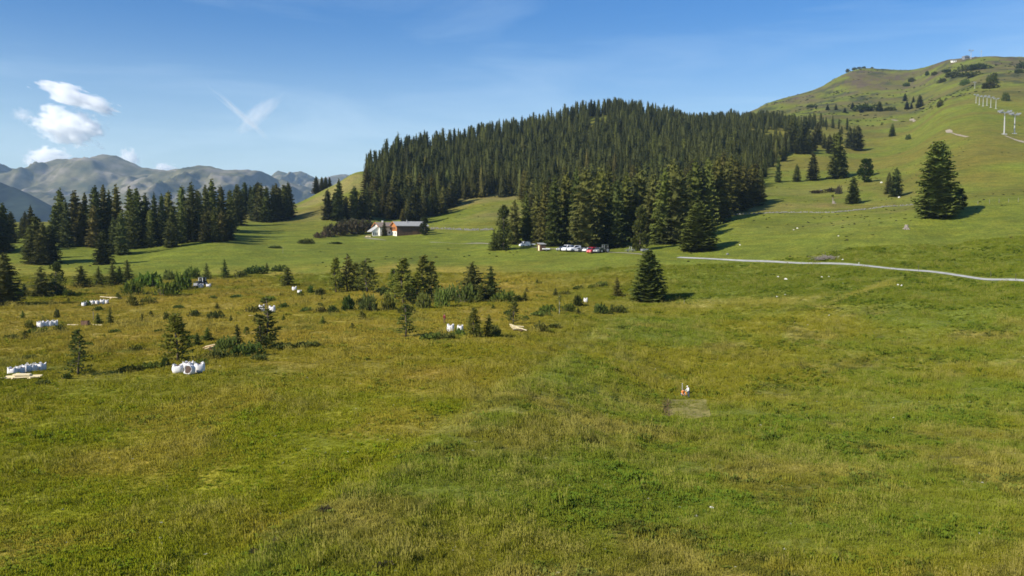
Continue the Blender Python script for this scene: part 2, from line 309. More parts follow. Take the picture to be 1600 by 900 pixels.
# land cover: which plants grow where (base colours, linear)
def cover_colour(X, Y, Z):
    px, py = proj(X, Y, Z)
    n1 = fbm(X / 28, Y / 28, 4, 21); n2 = fbm(X / 9, Y / 9, 4, 22); n3 = fbm(X / 70, Y / 45, 3, 23); n4 = fbm(X / 3.2, Y / 3.2, 3, 24); n5 = fbm(X / 1.6, Y / 1.6, 2, 25)
    def mixc(c, col, w): return c * (1 - w[..., None]) + np.array(col) * w[..., None]
    PAST = (0.130, 0.158, 0.020); OLIVE = (0.212, 0.192, 0.023); BOG = (0.305, 0.240, 0.046); RUST = (0.310, 0.215, 0.048)
    LUSH = (0.215, 0.230, 0.017); STRAW = (0.35, 0.30, 0.085); DEEP = (0.130, 0.165, 0.030); HILL = (0.142, 0.132, 0.024); ALP = (0.112, 0.104, 0.034)
    c = np.ones(X.shape + (3,)) * np.array(PAST)
    # bog: left and middle distance, left of the edge line that runs from the bottom of the picture to the lone spruce
    edge = 360 + (900 - py) * (1013 - 360) / (900 - 470)
    left = smooth(30, -40, px - edge + 18 * n2)
    bog = left * smooth(402, 468, py + 14 * n1 + 6 * n2 + np.where(px > 450, 0.0, -6)) * smooth(640, 560, py + 25 * n1) * (1 - 0.55 * smooth(760, 900, px))
    c = mixc(c, OLIVE, bog); c = mixc(c, BOG, bog * np.clip(0.30 + 0.8 * n1, 0, .9)); c = mixc(c, RUST, bog * np.clip(0.9 * n3 + 0.6 * n2 - 0.15, 0, 0.7))
    c = mixc(c, DEEP, bog * np.clip(0.9 * n2 - 0.35, 0, 0.7))
    fl = left * smooth(560, 640, py + 25 * n1)
    c = mixc(c, LUSH, fl * 0.9); c = mixc(c, OLIVE, fl * np.clip(0.35 + 0.9 * n1, 0, 0.85)); c = mixc(c, BOG, fl * np.clip(0.9 * n2 + 0.7 * n3 - 0.35, 0, 0.6))
    # right foreground
    fr = (1 - left) * smooth(462, 490, py + 10 * n1 + (px - 1013) * -0.012)
    c = mixc(c, (0.152, 0.186, 0.026), fr); c = mixc(c, OLIVE, fr * np.clip(0.25 + 0.9 * n1, 0, 0.8)); c = mixc(c, DEEP, fr * np.clip(0.8 * n2 + 0.5 * n4 - 0.2, 0, 0.8))
    c = mixc(c, (0.220, 0.180, 0.038), fr * np.clip(0.6 * n3 + 0.9 * n2 - 0.40, 0, 0.55)); c = mixc(c, STRAW, fr * np.clip(0.9 * n4 + 0.7 * n2 - 0.72, 0, 0.5))
    c = mixc(c, (0.075, 0.085, 0.022), fr * np.clip(0.9 * n5 + 0.5 * n2 - 0.42, 0, 0.7))        # shade among rough tussocks, painted in as dark spots
    # the edge line itself carries dry straw
    line = np.exp(-((px - edge + 25 * n2) / 26.0) ** 2) * smooth(420, 520, py) * np.clip(0.45 + n2 + 0.6 * n4, 0, 1) * smooth(840, 700, py)
    c = mixc(c, STRAW, line * 0.25)
    ln2 = np.exp(-((py - (478 - (px - 1040) * 0.055 + 3 * n2)) / 4.0) ** 2) * smooth(1020, 1060, px) * smooth(1330, 1250, px)
    ln3 = np.exp(-((py - (470 - (px - 1300) * 0.32 + 3 * n2)) / 4.0) ** 2) * smooth(1285, 1310, px) * smooth(1420, 1380, px)
    c = mixc(c, STRAW, np.clip(ln2 + ln3, 0, 1) * 0.55)
    # mown strip beside the small mown square
    strip = np.exp(-((py - 638 - 4 * n2) / 11.0) ** 4) * smooth(1110, 1240, px) * (1 - left)
    c = mixc(c, (0.185, 0.195, 0.032), strip * 0.6)
    # the far pastures
    far = smooth(300, 420, Y)
    c = mixc(c, HILL, far * np.clip(0.45 + 0.8 * n3, 0, 0.9) * smooth(395, 330, py))
    dry = smooth(352, 330, py) * smooth(1000, 800, px) * smooth(180, 250, py); c = mixc(c, (0.19, 0.165, 0.06), dry * np.clip(0.5 + 0.8 * n1, 0, 1) * 0.75)
    dry2 = np.exp(-((py - (322 + 0.0 * px)) / 26.0) ** 2) * smooth(1100, 1180, px) * smooth(1470, 1400, px)
    c = mixc(c, (0.20, 0.165, 0.06), dry2 * np.clip(0.35 + 0.9 * n1, 0, 1) * 0.7)
    up = smooth(800, 1250, Y); c = mixc(c, ALP, up * np.clip(0.55 + 0.9 * n3, 0, 1)); c = mixc(c, (0.045, 0.055, 0.022), up * np.clip(2.0 * n1 + 0.8 * n2 + 0.4 * n3 - 0.45, 0, 0.9))
    c = mixc(c, (0.11, 0.08, 0.06), smooth(1300, 1600, Y) * np.clip(1.2 * n2 + 0.8 * n3 - 0.2, 0, 0.7))
    c = mixc(c, (0.055, 0.060, 0.035), smooth(2400, 3500, Y))
    return np.clip(c, 0.004, 0.9)

def grid_mesh(name, X, Y, Z, material, cover=None):
    nu, ny = X.shape
    co = np.stack([X, Y, Z], -1).reshape(-1, 3).astype(np.float32)
    idx = np.arange(nu * ny).reshape(nu, ny)
    q = np.stack([idx[:-1, :-1], idx[1:, :-1], idx[1:, 1:], idx[:-1, 1:]], -1).reshape(-1, 4).astype(np.int32)
    me = bpy.data.meshes.new(name)
    me.vertices.add(len(co)); me.vertices.foreach_set('co', co.ravel())
    me.loops.add(q.size); me.loops.foreach_set('vertex_index', q.ravel())
    me.polygons.add(len(q)); me.polygons.foreach_set('loop_start', np.arange(0, q.size, 4, dtype=np.int32))
    me.polygons.foreach_set('use_smooth', np.ones(len(q), bool))
    if cover is not None:
        a = me.attributes.new('cover', 'FLOAT_COLOR', 'POINT')
        a.data.foreach_set('color', np.concatenate([cover, np.ones(cover.shape[:-1] + (1,))], -1).astype(np.float32).ravel())
    me.update(); me.validate(); me.materials.append(material)
    o = bpy.data.objects.new(name, me); C.objects.link(o); return o

ground = grid_mesh('ground', XW, YW, ZW, M_GROUND, cover_colour(XW, YW, ZW)); ground['kind'] = 'structure'

# ------------------------------------------------------------------ far mountains
def mountain_mat():
    m = bpy.data.materials.new('mountain_rock_and_turf'); m.use_nodes = True
    n, l = m.node_tree.nodes, m.node_tree.links; b = n['Principled BSDF']; b.inputs['Roughness'].default_value = 1; b.inputs['Specular IOR Level'].default_value = 0
    t = n.new('ShaderNodeTexCoord'); z = n.new('ShaderNodeTexNoise'); z.inputs['Scale'].default_value = 0.0045; z.inputs['Detail'].default_value = 9; z.inputs['Roughness'].default_value = 0.62
    mp_ = n.new('ShaderNodeMapping'); mp_.inputs['Scale'].default_value = (1, 1, 2.2)
    l.new(t.outputs['Object'], mp_.inputs['Vector']); l.new(mp_.outputs[0], z.inputs['Vector'])
    r = n.new('ShaderNodeValToRGB'); e = r.color_ramp.elements
    e[0].position = 0.36; e[0].color = (0.055, 0.062, 0.032, 1); e[1].position = 0.66; e[1].color = (0.24, 0.21, 0.17, 1)
    k = e.new(0.5); k.color = (0.13, 0.12, 0.062, 1)
    l.new(z.outputs[0], r.inputs[0]); l.new(r.outputs[0], b.inputs['Base Color'])
    return m
M_MOUNT = mountain_mat()
def mountain(name, crest, Yc, foot, seed, rough, material=None):
    px = np.linspace(crest[0][0], crest[-1][0], 420); v = np.linspace(0, 1.25, 110)
    cr = np.interp(px, [a for a, _ in crest], [b for _, b in crest]); cr = cr + 1.2 * fbm(px / 14, px * 0, 4, seed)
    u = (px - 800) / F
    yc = Yc + 350 * fbm(px / 120, px * 0 + 3, 3, seed + 9)
    sc = np.array([srow(q) for q in cr])
    zc = CZ + sc * yc
    Y = yc[:, None] - foot * (v[None, :])
    X = u[:, None] * yc[:, None] + 0 * Y
    prof = np.where(v < 1, (1 - v) ** 0.75, 0 * v)[None, :]
    z0 = -220.0
    Z = z0 + (zc[:, None] - z0) * (0.12 * (1 - np.clip(v, 0, 1)) + 0.88 * prof)
    rid = (1 - np.abs(fbm(X / 420 + 0.25 * fbm(X / 300, Y / 300, 2, seed + 4), Y / 900, 5, seed + 1))) - 0.6
    env = np.clip(v * 6, 0, 1)[None, :] * (1 - np.clip(v, 0, 1) ** 3)[None, :]
    Z = Z + rough * rid * env + 0.3 * rough * fbm(X / 130, Y / 160, 4, seed + 2) * env
    # back side falls away so that it is a solid ridge
    vb = np.linspace(0, 1, 14)[1:]
    Yb = yc[:, None] + 1500 * vb[None, ::-1]; Xb = (u * yc)[:, None] + 0 * Yb; Zb = zc[:, None] - (zc[:, None] - z0) * vb[None, ::-1] ** 1.2
    o = grid_mesh(name, np.concatenate([Xb, X], 1), np.concatenate([Yb, Y], 1), np.concatenate([Zb, Z], 1), material or M_MOUNT)
    o['kind'] = 'structure'; return o
mountain('mountains', [(-500, 262), (-300, 240), (-160, 262), (-60, 240), (0, 253), (20, 262), (40, 265.5), (65, 257), (92, 248.5), (110, 248.5), (130, 257), (150, 247), (163, 242), (186, 242), (206, 252), (226, 261), (250, 266), (280, 263.5), (312, 259), (330, 259), (352, 266), (385, 264.5), (412, 269), (436, 279), (470, 290), (520, 300), (640, 330)], 6200, 2500, 31, 85)
mountain('mountains', [(380, 300), (415, 283), (431, 271), (437, 266), (452, 270), (470, 268.5), (490, 275), (508, 284), (522, 275), (533, 272), (548, 273), (565, 282), (640, 300), (760, 310)], 8200, 2400, 47, 110)
mountain('mountains', [(-600, 250), (-300, 262), (-60, 272), (0, 283), (25, 292), (50, 310), (80, 330), (130, 350), (260, 380)], 3900, 1500, 63, 60, mat('slope_in_painted_shade', (0.018, 0.026, 0.016), 1.0, noise=(0.02, 0.5), spec=0.0))  # nearer left slope: its shade is painted in with a darker base colour

# ------------------------------------------------------------------ object helpers
def tag(o, label=None, cat=None, group=None, kind=None):
    if label: o['label'] = label
    if cat: o['category'] = cat
    if group: o['group'] = group
    if kind: o['kind'] = kind
    return o
def thing(name, loc, label, cat, group=None, rz=0.0, sc=None):
    o = bpy.data.objects.new(name, None); C.objects.link(o); o.location = loc; o.rotation_euler = (0, 0, rz)
    o.empty_display_size = 0.3
    if sc is not None: o.scale = sc
    return tag(o, label, cat, group)
def link(name, me, parent=None):
    o = bpy.data.objects.new(name, me); C.objects.link(o)
    if parent is not None: o.parent = parent
    return o
def copy_tree(o, parent=None, **kw):
    c = o.copy(); C.objects.link(c); c.parent = parent
    for ch in list(o.children): copy_tree(ch, c)
    return c
def pyd(name, v, f, material, smooth_=False):
    me = bpy.data.meshes.new(name); me.from_pydata([tuple(p) for p in v], [], f); me.update()
    if smooth_: me.polygons.foreach_set('use_smooth', np.ones(len(me.polygons), bool))
    for k in (material if isinstance(material, (list, tuple)) else [material]): me.materials.append(k)
    return me
class MB:
    """collects simple solids into one mesh"""
    def __init__(s): s.v = []; s.f = []
    def add(s, v, f):
        k = len(s.v); s.v += [tuple(p) for p in v]; s.f += [[i + k for i in q] for q in f]; return s
    def box(s, x0, x1, y0, y1, z0, z1, M=None, taper=0.0):
        t = taper
        v = [Vector(p) for p in ((x0, y0, z0), (x1, y0, z0), (x1, y1, z0), (x0, y1, z0), (x0 + t, y0 + t, z1), (x1 - t, y0 + t, z1), (x1 - t, y1 - t, z1), (x0 + t, y1 - t, z1))]
        if M: v = [M @ p for p in v]
        return s.add(v, [(0, 3, 2, 1), (4, 5, 6, 7), (0, 1, 5, 4), (1, 2, 6, 5), (2, 3, 7, 6), (3, 0, 4, 7)])
    def tube(s, pts, rad, n=6):
        pts = [Vector(p) for p in pts]; rad = rad if isinstance(rad, (list, tuple)) else [rad] * len(pts)
        v, f = [], []
        for i, p in enumerate(pts):
            d = (pts[min(i + 1, len(pts) - 1)] - pts[max(i - 1, 0)]).normalized()
            a = d.cross(Vector((0.13, 0.21, 1)) if abs(d.z) < 0.9 else Vector((1, 0, 0))).normalized(); b = d.cross(a)
            for k in range(n):
                t = 2 * math.pi * k / n; v.append(p + (a * math.cos(t) + b * math.sin(t)) * rad[i])
        for i in range(len(pts) - 1):
            for k in range(n): f.append((i * n + k, i * n + (k + 1) % n, (i + 1) * n + (k + 1) % n, (i + 1) * n + k))
        f.append(tuple(range(n))[::-1]); f.append(tuple((len(pts) - 1) * n + k for k in range(n)))
        return s.add(v, f)
    def prism(s, prof, y0, y1, M=None):
        """profile in x,z pushed along y"""
        n = len(prof); v = [Vector((x, y0, z)) for x, z in prof] + [Vector((x, y1, z)) for x, z in prof]
        if M: v = [M @ p for p in v]
        f = [(k, (k + 1) % n, n + (k + 1) % n, n + k) for k in range(n)] + [tuple(range(n))[::-1], tuple(range(n, 2 * n))]
        return s.add(v, f)
    def mesh(s, name, material, smooth_=False): return pyd(name, s.v, s.f, material, smooth_)
    def build(s, name, material, parent=None, smooth_=False): return link(name, s.mesh(name, material, smooth_), parent)

# ------------------------------------------------------------------ tree prototypes (metres, nominal height given)
def spruce_mesh(seed, h=22.0, R=3.2, whorls=24, per=8, nt=4, core=0.55, power=0.85, low=0.03, ragged=0.25, material=None, name='crown', two=False):
    r = random.Random(seed); v, f = [], []
    def tri(a, b, c):
        k = len(v); v.extend((a, b, c)); f.append((k, k + 1, k + 2))
    tops = [(0, 0, 1.0)] if not two else [(-0.32 * R, 0, 1.0), (0.38 * R, 0.1 * R, 0.86)]
    for (tx, ty, hh) in tops:
        for w in range(whorls):
            t = low + (1 - low) * (w + r.random() * 0.6) / whorls
            z = h * hh * t
            Rt = R * (1 - t) ** power * min(1.0, 0.72 + t * 4) + 0.12
            n = max(4, int(per * (0.55 + 0.6 * (1 - t))))
            a0 = r.random() * 6.28
            for b in range(n):
                a = a0 + 6.283 * (b + r.uniform(-0.3, 0.3)) / n
                L = Rt * (1 + r.uniform(-ragged, ragged)); sp = h / whorls; z = h * hh * t + sp * r.uniform(-0.75, 0.75)
                ca, sa = math.cos(a), math.sin(a)
                dr = r.uniform(0.18, 0.42) * (1 - 0.7 * t)
                def P(q): return Vector((tx + ca * L * q, ty + sa * L * q, z - dr * L * q + 0.16 * L * q * q))
                side = Vector((-sa, ca, 0))
                for i in range(nt):
                    q = 0.32 + 0.62 * i / max(1, nt - 1) * 0.9
                    p = P(q); wd = L * (0.36 - 0.16 * q) + 0.22
                    for sg in (1, -1):
                        tip = p + side * sg * wd * r.uniform(0.7, 1.2) + Vector((ca, sa, 0)) * L * 0.16 - Vector((0, 0, sp * r.uniform(0.35, 0.95)))
                        tri(p - Vector((ca, sa, 0)) * L * 0.16 + Vector((0, 0, 0.08 * sp)), P(min(1, q + 0.16)) + Vector((0, 0, 0.05 * sp)), tip)
                e = P(1.0); tri(P(0.72) + side * 0.10 * L, P(0.72) - side * 0.10 * L, e + Vector((ca, sa, 0)) * 0.10 * L + Vector((0, 0, 0.12 * sp)))
        # leader
        for k in range(3):
            a = k * 2.1; tri(Vector((tx + 0.16 * math.cos(a), ty + 0.16 * math.sin(a), h * hh * 0.955)), Vector((tx + 0.16 * math.cos(a + 2), ty + 0.16 * math.sin(a + 2), h * hh * 0.955)), Vector((tx, ty, h * hh * 1.01)))
        if core:
            k = len(v); m = 8; rings = 6
            for i in range(rings):
                t = 0.05 + 0.9 * i / (rings - 1)
                for j in range(m):
                    a = 6.283 * (j + 0.5 * (i % 2)) / m; rr = core * (R * (1 - t) ** power) * r.uniform(0.8, 1.15)
                    v.append(Vector((tx + rr * math.cos(a), ty + rr * math.sin(a), h * hh * t)))
            for i in range(rings - 1):
                for j in range(m): f.append((k + i * m + j, k + i * m + (j + 1) % m, k + (i + 1) * m + (j + 1) % m, k + (i + 1) * m + j))
    return pyd(name, v, f, material or M_SPRUCE)
def trunk_mesh(h=22.0, r0=0.32, top=0.9, seed=0, limbs=0, R=3.0, low=0.12, material=None, bend=0.0):
    r = random.Random(seed); mb = MB(); pts = []; rad = []
    for i in range(6):
        t = i / 5 * top; pts.append((bend * h * math.sin(3 * t) * 0.03, bend * h * 0.02 * math.sin(5 * t + 1), h * t - (0.4 if i == 0 else 0))); rad.append(r0 * (1 - t) ** 0.85 + 0.03)
    mb.tube(pts, rad, 7)
    for k in range(limbs):
        t = lerp(low, 0.93, (k + r.random()) / limbs); a = r.random() * 6.28; L = R * (1 - t) ** 0.7 * r.uniform(0.6, 1.0)
        mb.tube([(0, 0, h * t), (math.cos(a) * L * 0.6, math.sin(a) * L * 0.6, h * t - 0.05 * L), (math.cos(a) * L, math.sin(a) * L, h * t + 0.05 * L)], [r0 * 0.22 * (1 - t) + 0.03, 0.04, 0.02], 4)
    return mb.mesh('trunk', material or M_BARK, True)
def open_pine_mesh(seed, h=8.0, R=2.2, n=46, tuft=15, material=None, low=0.1, bare=0.0):
    """open crown: needle clumps carried at the ends of separate branches"""
    r = random.Random(seed); v, f = [], []
    def tri(a, b, c):
        k = len(v); v.extend((a, b, c)); f.append((k, k + 1, k + 2))
    for k in range(n):
        t = lerp(low, 0.97, ((k + r.random()) / n) ** 0.9)
        if t > 0.97 - bare and r.random() < 0.6: continue
        a = r.random() * 6.28; L = (R * (1 - t) ** 0.75 + 0.12) * r.uniform(0.55, 1.1); ca, sa = math.cos(a), math.sin(a)
        for q in (0.4, 0.7, 1.0):
            p = Vector((ca * L * q, sa * L * q, h * t + L * (-0.08 * q + 0.14 * q * q)))
            for i in range(max(2, tuft // 3)):
                d = Vector((ca * 0.8 + r.uniform(-1, 1), sa * 0.8 + r.uniform(-1, 1), r.uniform(-0.35, 0.8))).normalized()
                s = Vector((r.uniform(-1, 1), r.uniform(-1, 1), r.uniform(-0.6, 0.6))).normalized()
                ln = r.uniform(0.36, 0.75) * (0.62 + 0.1 * R); wd = ln * 0.36
                tri(p - s * wd, p + s * wd, p + d * ln)
    return pyd('crown', v, f, material or M_PINE)
def bush_mesh(seed, n=420, material=None, up=0.7, size=0.28, lumps=5, name='foliage', flat=1.0):
    """mound of many small leaf faces over a few lumps, unit size about 2 wide and 1 high"""
    r = random.Random(seed); v, f = [], []
    L = [(r.uniform(-0.62, 0.62), r.uniform(-0.5, 0.5), r.uniform(0.32, 0.6), r.uniform(0.55, 1.0)) for _ in range(lumps)] + [(0, 0, 0.62, 1.0)]
    for k in range(n):
        cx, cy, rr, hh = L[r.randrange(len(L))]
        a = r.random() * 6.28; e = math.asin(r.uniform(-0.05, 1)); q = r.uniform(0.62, 1.05)
        p = Vector((cx + rr * q * math.cos(a) * math.cos(e), cy + rr * q * math.sin(a) * math.cos(e), hh * q * math.sin(e) * flat))
        d = (Vector((math.cos(a) * math.cos(e), math.sin(a) * math.cos(e), math.sin(e) + up)) + Vector((r.uniform(-.5, .5), r.uniform(-.5, .5), r.uniform(-.3, .3)))).normalized()
        s = Vector((r.uniform(-1, 1), r.uniform(-1, 1), r.uniform(-.5, .5))).normalized(); ln = size * r.uniform(0.6, 1.3)
        i = len(v); v.extend((p - s * ln * 0.4, p + s * ln * 0.4, p + d * ln)); f.append((i, i + 1, i + 2))
    return pyd(name, v, f, material or M_SHRUB)
def broadleaf_mesh(seed, h=9.0, R=2.6, n=1500, base=0.12, material=None, size=0.5, conical=0.3):
    r = random.Random(seed); v, f = [], []
    L = []
    for _ in range(30):
        t = r.uniform(base, 0.95); k = (math.sin(math.pi * min(1, (t - base) / (1 - base) * 0.82 + 0.16)) ** 0.7) * (1 - conical * t)
        a = r.random() * 6.28; L.append((math.cos(a) * R * k * 0.62 * r.random() ** 0.4, math.sin(a) * R * k * 0.62, h * t, R * r.uniform(0.26, 0.46) * (0.5 + 0.5 * k)))
    for k in range(n):
        cx, cy, cz, rr = L[r.randrange(len(L))]
        d = Vector((r.gauss(0, 1), r.gauss(0, 1), r.gauss(0, 1))).normalized(); p = Vector((cx, cy, cz)) + d * rr * r.uniform(0.55, 1.08)
        e = (d + Vector((r.uniform(-.7, .7), r.uniform(-.7, .7), r.uniform(-.2, .7)))).normalized(); s = Vector((r.uniform(-1, 1), r.uniform(-1, 1), r.uniform(-1, 1))).normalized()
        ln = size * r.uniform(0.6, 1.3); i = len(v); v.extend((p - s * ln * 0.42, p + s * ln * 0.42, p + e * ln)); f.append((i, i + 1, i + 2))
    return pyd('crown', v, f, material or M_LEAF)

NOM = 22.0
P_TRUNK = trunk_mesh(NOM, 0.34, 0.9, 1)
P_SPRUCE = [spruce_mesh(100 + k, NOM, (3.5, 3.9, 3.2, 3.6, 4.1)[k], 28, 11, 4, 0.62, (0.58, 0.48, 0.66, 0.45, 0.55)[k], ragged=(0.26, 0.34, 0.3, 0.38, 0.3)[k]) for k in range(5)]
P_SPRUCE_LOD = [spruce_mesh(200 + k, NOM, (3.4, 3.9, 2.8, 3.6, 4.3, 3.0, 3.3, 4.0)[k], 20, 8, 2, (0.66, .6, .6, .66, .7, .5, .66, .6)[k], (0.58, 0.5, 0.66, 0.40, 0.62, 0.35, 0.75, 0.45)[k], ragged=(.36, .45, .3, .4, .36, .55, .36, .5)[k], low=(.03, .05, .03, .1, .03, .2, .03, .08)[k]) for k in range(8)]
P_TWIN = [spruce_mesh(300 + k, NOM, 3.6, 24, 11, 4, 0.6, 0.55, ragged=0.26, two=True) for k in range(2)]
P_BIG = [spruce_mesh(320 + k, NOM, (4.9, 4.6)[k], 36, 15, 5, 0.66, (0.45, 0.40)[k], ragged=0.24, low=0.02) for k in range(2)]
P_OPEN = [open_pine_mesh(400 + k, 8.0, (2.5, 2.2, 2.8, 2.0)[k], (96, 84, 104, 80)[k], 18, M_PINE, bare=(0.10, 0.18, 0.05, 0.26)[k]) for k in range(4)]
P_OPENL = [open_pine_mesh(420 + k, 8.0, (2.0, 1.8, 2.2)[k], 130, 18, M_LARCH, low=0.05) for k in range(3)]
P_OPENTRUNK = [trunk_mesh(8.0, 0.15, 0.99, 500 + k, limbs=20, R=1.9, bend=1.0) for k in range(3)]
P_YOUNG = [spruce_mesh(600 + k, 6.0, (1.6, 1.4, 1.8)[k], 15, 9, 3, 0.5, 0.72, ragged=0.32, material=M_PINE) for k in range(3)]
P_YTRUNK = trunk_mesh(6.0, 0.12, 0.9, 7)
P_BUSH = [bush_mesh(700 + k) for k in range(4)]
P_HEATH = [bush_mesh(720 + k, 380, M_HEATH, 0.5, 0.24) for k in range(3)]
P_LEAFY = [broadleaf_mesh(800 + k, 9.0, (2.6, 2.2, 3.0)[k], 2600, 0.03, None, 0.46, 0.45) for k in range(3)]
P_LTRUNK = trunk_mesh(9.0, 0.2, 0.8, 9, limbs=9, R=2.2, low=0.25)
# a few woody stems under each bush
sb_ = MB()
for k in range(5):
    a = k * 1.3; sb_.tube([(0.1 * math.cos(a), 0.1 * math.sin(a), -0.1), (0.45 * math.cos(a), 0.4 * math.sin(a), 0.55)], [0.035, 0.015], 4)
P_STEM = sb_.mesh('stem', M_BARK)

PXM = lambda Y: F / Y                       # pixels per metre
EXCL = []
def tree(name, px, base, top, protos, trunk, nomh, label, group=None, Y=None, wide=1.0, col=(1, 1, 1), cat='tree', crown='crown', sink=0.15):
    p = at(px, Y) if Y else hit(px, base)
    b_ = proj(p.x, p.y, p.z)[1]
    h = max(0.6, (b_ - top) / F * p.y)
    s = h / nomh
    t = thing(name, p - Vector((0, 0, sink * s)), label, cat, group, rnd.random() * 6.28, (s * wide, s * wide, s))
    cr = link(crown, rnd.choice(protos), t); cr.color = (*[c * rnd.uniform(0.9, 1.1) for c in col], 1)
    if trunk is not None: link('trunk', rnd.choice(trunk) if isinstance(trunk, list) else trunk, t)
    return t
def spruce(px, base, top, label, group=None, Y=None, wide=1.0, col=(1, 1, 1), protos=None): return tree('spruce_tree', px, base, top, protos or P_SPRUCE, P_TRUNK, NOM, label, group, Y, wide, col)
def openpine(px, base, top, label, group=None, wide=1.0, larch=False, col=(1, 1, 1), Y=None): return tree('larch_tree' if larch else 'mountain_pine', px, base, top, P_OPENL if larch else P_OPEN, P_OPENTRUNK, 8.0, label, group, Y, wide, col)
def young(px, base, top, label, group=None, wide=1.0, col=(1, 1, 1)): return tree('young_spruce', px, base, top, P_YOUNG, P_YTRUNK, 6.0, label, group, None, wide, col)
def leafy(px, base, top, label, group=None, wide=1.0, col=(1, 1, 1), Y=None): return tree('deciduous_tree', px, base, top, P_LEAFY, P_LTRUNK, 9.0, label, group, Y, wide, col)
def bush(px, base, w, h, label, group=None, heath=False, col=(1, 1, 1)):
    p = hit(px, base); m = p.y / F
    t = thing('heath_shrub' if heath else 'dwarf_pine_shrub', p, label, 'shrub', group, rnd.random() * 6.28 if w < 2.2 * h else rnd.uniform(-0.2, 0.2), (w * m / 2, w * m / 2 * rnd.uniform(0.6, 0.9), h * m))
    o = link('foliage', rnd.choice(P_HEATH if heath else P_BUSH), t); o.color = (*[c * rnd.uniform(0.85, 1.15) for c in col], 1)
    link('stem', P_STEM, t); return t

# ------------------------------------------------------------------ roads, tracks, the mown square
def strip(name, pixels, width, material, lift=0.06, step=2.0, jitter=0.0, crown=0.0, soft=40):
    pts = [hit(x, y) if not isinstance(x, Vector) else x for x, y in pixels]
    path = [pts[0]]
    for a, b in zip(pts, pts[1:]):
        n = max(1, int((b - a).length / step))
        for k in range(1, n + 1): path.append(a.lerp(b, k / n))
    # soften the corners
    for _ in range(soft): path = [path[0]] + [(path[i - 1] + path[i] * 2 + path[i + 1]) / 4 for i in range(1, len(path) - 1)] + [path[-1]]
    v, f = [], []
    for i, p in enumerate(path):
        d = path[min(i + 1, len(path) - 1)] - path[max(i - 1, 0)]; d.z = 0; d.normalize(); nrm = Vector((-d.y, d.x, 0))
        wd = width * (1 + jitter * float(vnoise(np.array(i * 0.21), np.array(3.0), 5)))
        for k in (-1, -0.5, 0, 0.5, 1):
            q = p + nrm * wd / 2 * k; v.append((q.x, q.y, gxy(q.x, q.y) + lift + crown * (1 - abs(k))))
    for i in range(len(path) - 1):
        for k in range(4): f.append((i * 5 + k, i * 5 + k + 1, i * 5 + k + 6, i * 5 + k + 5))
    o = link(name, pyd(name, v, f, material, True)); o['kind'] = 'structure'
    for p in path: EXCL.append((p.x, p.y, width * 0.6))
    return o
M_ASPHALT = mat('pale_worn_asphalt', (0.36, 0.36, 0.325), 0.9, noise=(0.6, 0.22))
M_GRAVEL = mat('gravel_track', (0.27, 0.25, 0.19), 0.95, noise=(0.6, 0.3))
M_DIRT = mat('bare_earth_path', (0.30, 0.25, 0.18), 0.95, noise=(0.3, 0.35))
strip('road', [(Vector((a, b, gxy(a, b))), 0) for a, b in RA[::3]], 2.6, M_ASPHALT, 0.08, 2.0, 0.10, soft=4)
strip('track', [(1020, 399.5), (980, 395.5), (930, 393.5), (880, 391.5), (830, 386)], 1.3, M_GRAVEL, 0.09, 2.0, 0.4)
strip('path', [(765, 381.2), (735, 380.5), (700, 379.6), (672, 378.5)], 1.5, M_GRAVEL, 0.08, 2, 0.9)
strip('path', [(570, 371.5), (585, 373.2), (603, 375.5)], 1.8, M_GRAVEL, 0.09, 2, 0.6)
strip('path', [(1605, 224), (1590, 219), (1574, 214), (1570, 212)], 3.2, M_DIRT, 0.15, 3, 0.5)
strip('path', [(1480, 203), (1487, 208), (1498, 212), (1512, 214)], 2.6, M_DIRT, 0.15, 3, 0.6)
strip('path', [(1424, 186), (1429, 190)], 3.5, M_DIRT, 0.2, 3, 0.6)
strip('path', [(1393, 187), (1402, 189)], 2.6, M_DIRT, 0.2, 3, 0.6)

def pixel_patch(name, quad, n, material, lift):
    a, b, c, d = [Vector(q) for q in quad]; v, f = [], []
    A, B, D_, E = [hit(*q) for q in quad]
    for i in range(n + 1):
        for j in range(n + 1):
            p = A.lerp(B, i / n).lerp(E.lerp(D_, i / n), j / n)
            v.append((p.x, p.y, gxy(p.x, p.y) + lift))
    for i in range(n):
        for j in range(n): k = i * (n + 1) + j; f.append((k, k + n + 1, k + n + 2, k + 1))
    o = link(name, pyd(name, v, f, material, True)); o['kind'] = 'structure'; return o, (A, B, D_, E)
M_MOWN = mat('short_mown_stubble', (0.225, 0.195, 0.050), 0.95, noise=(0.9, 0.3), bump=0.5)
mown, MQ = pixel_patch('mown_patch', [(1041, 625.5), (1103, 624), (1112, 654), (1039, 655)], 14, M_MOWN, 0.05)
def in_mown(x, y):
    ins = np.ones(np.shape(x), bool)
    for k in range(4):
        a, b = MQ[k], MQ[(k + 1) % 4]; ins &= ((b.x - a.x) * (y - a.y) - (b.y - a.y) * (x - a.x)) < 0
    return ins

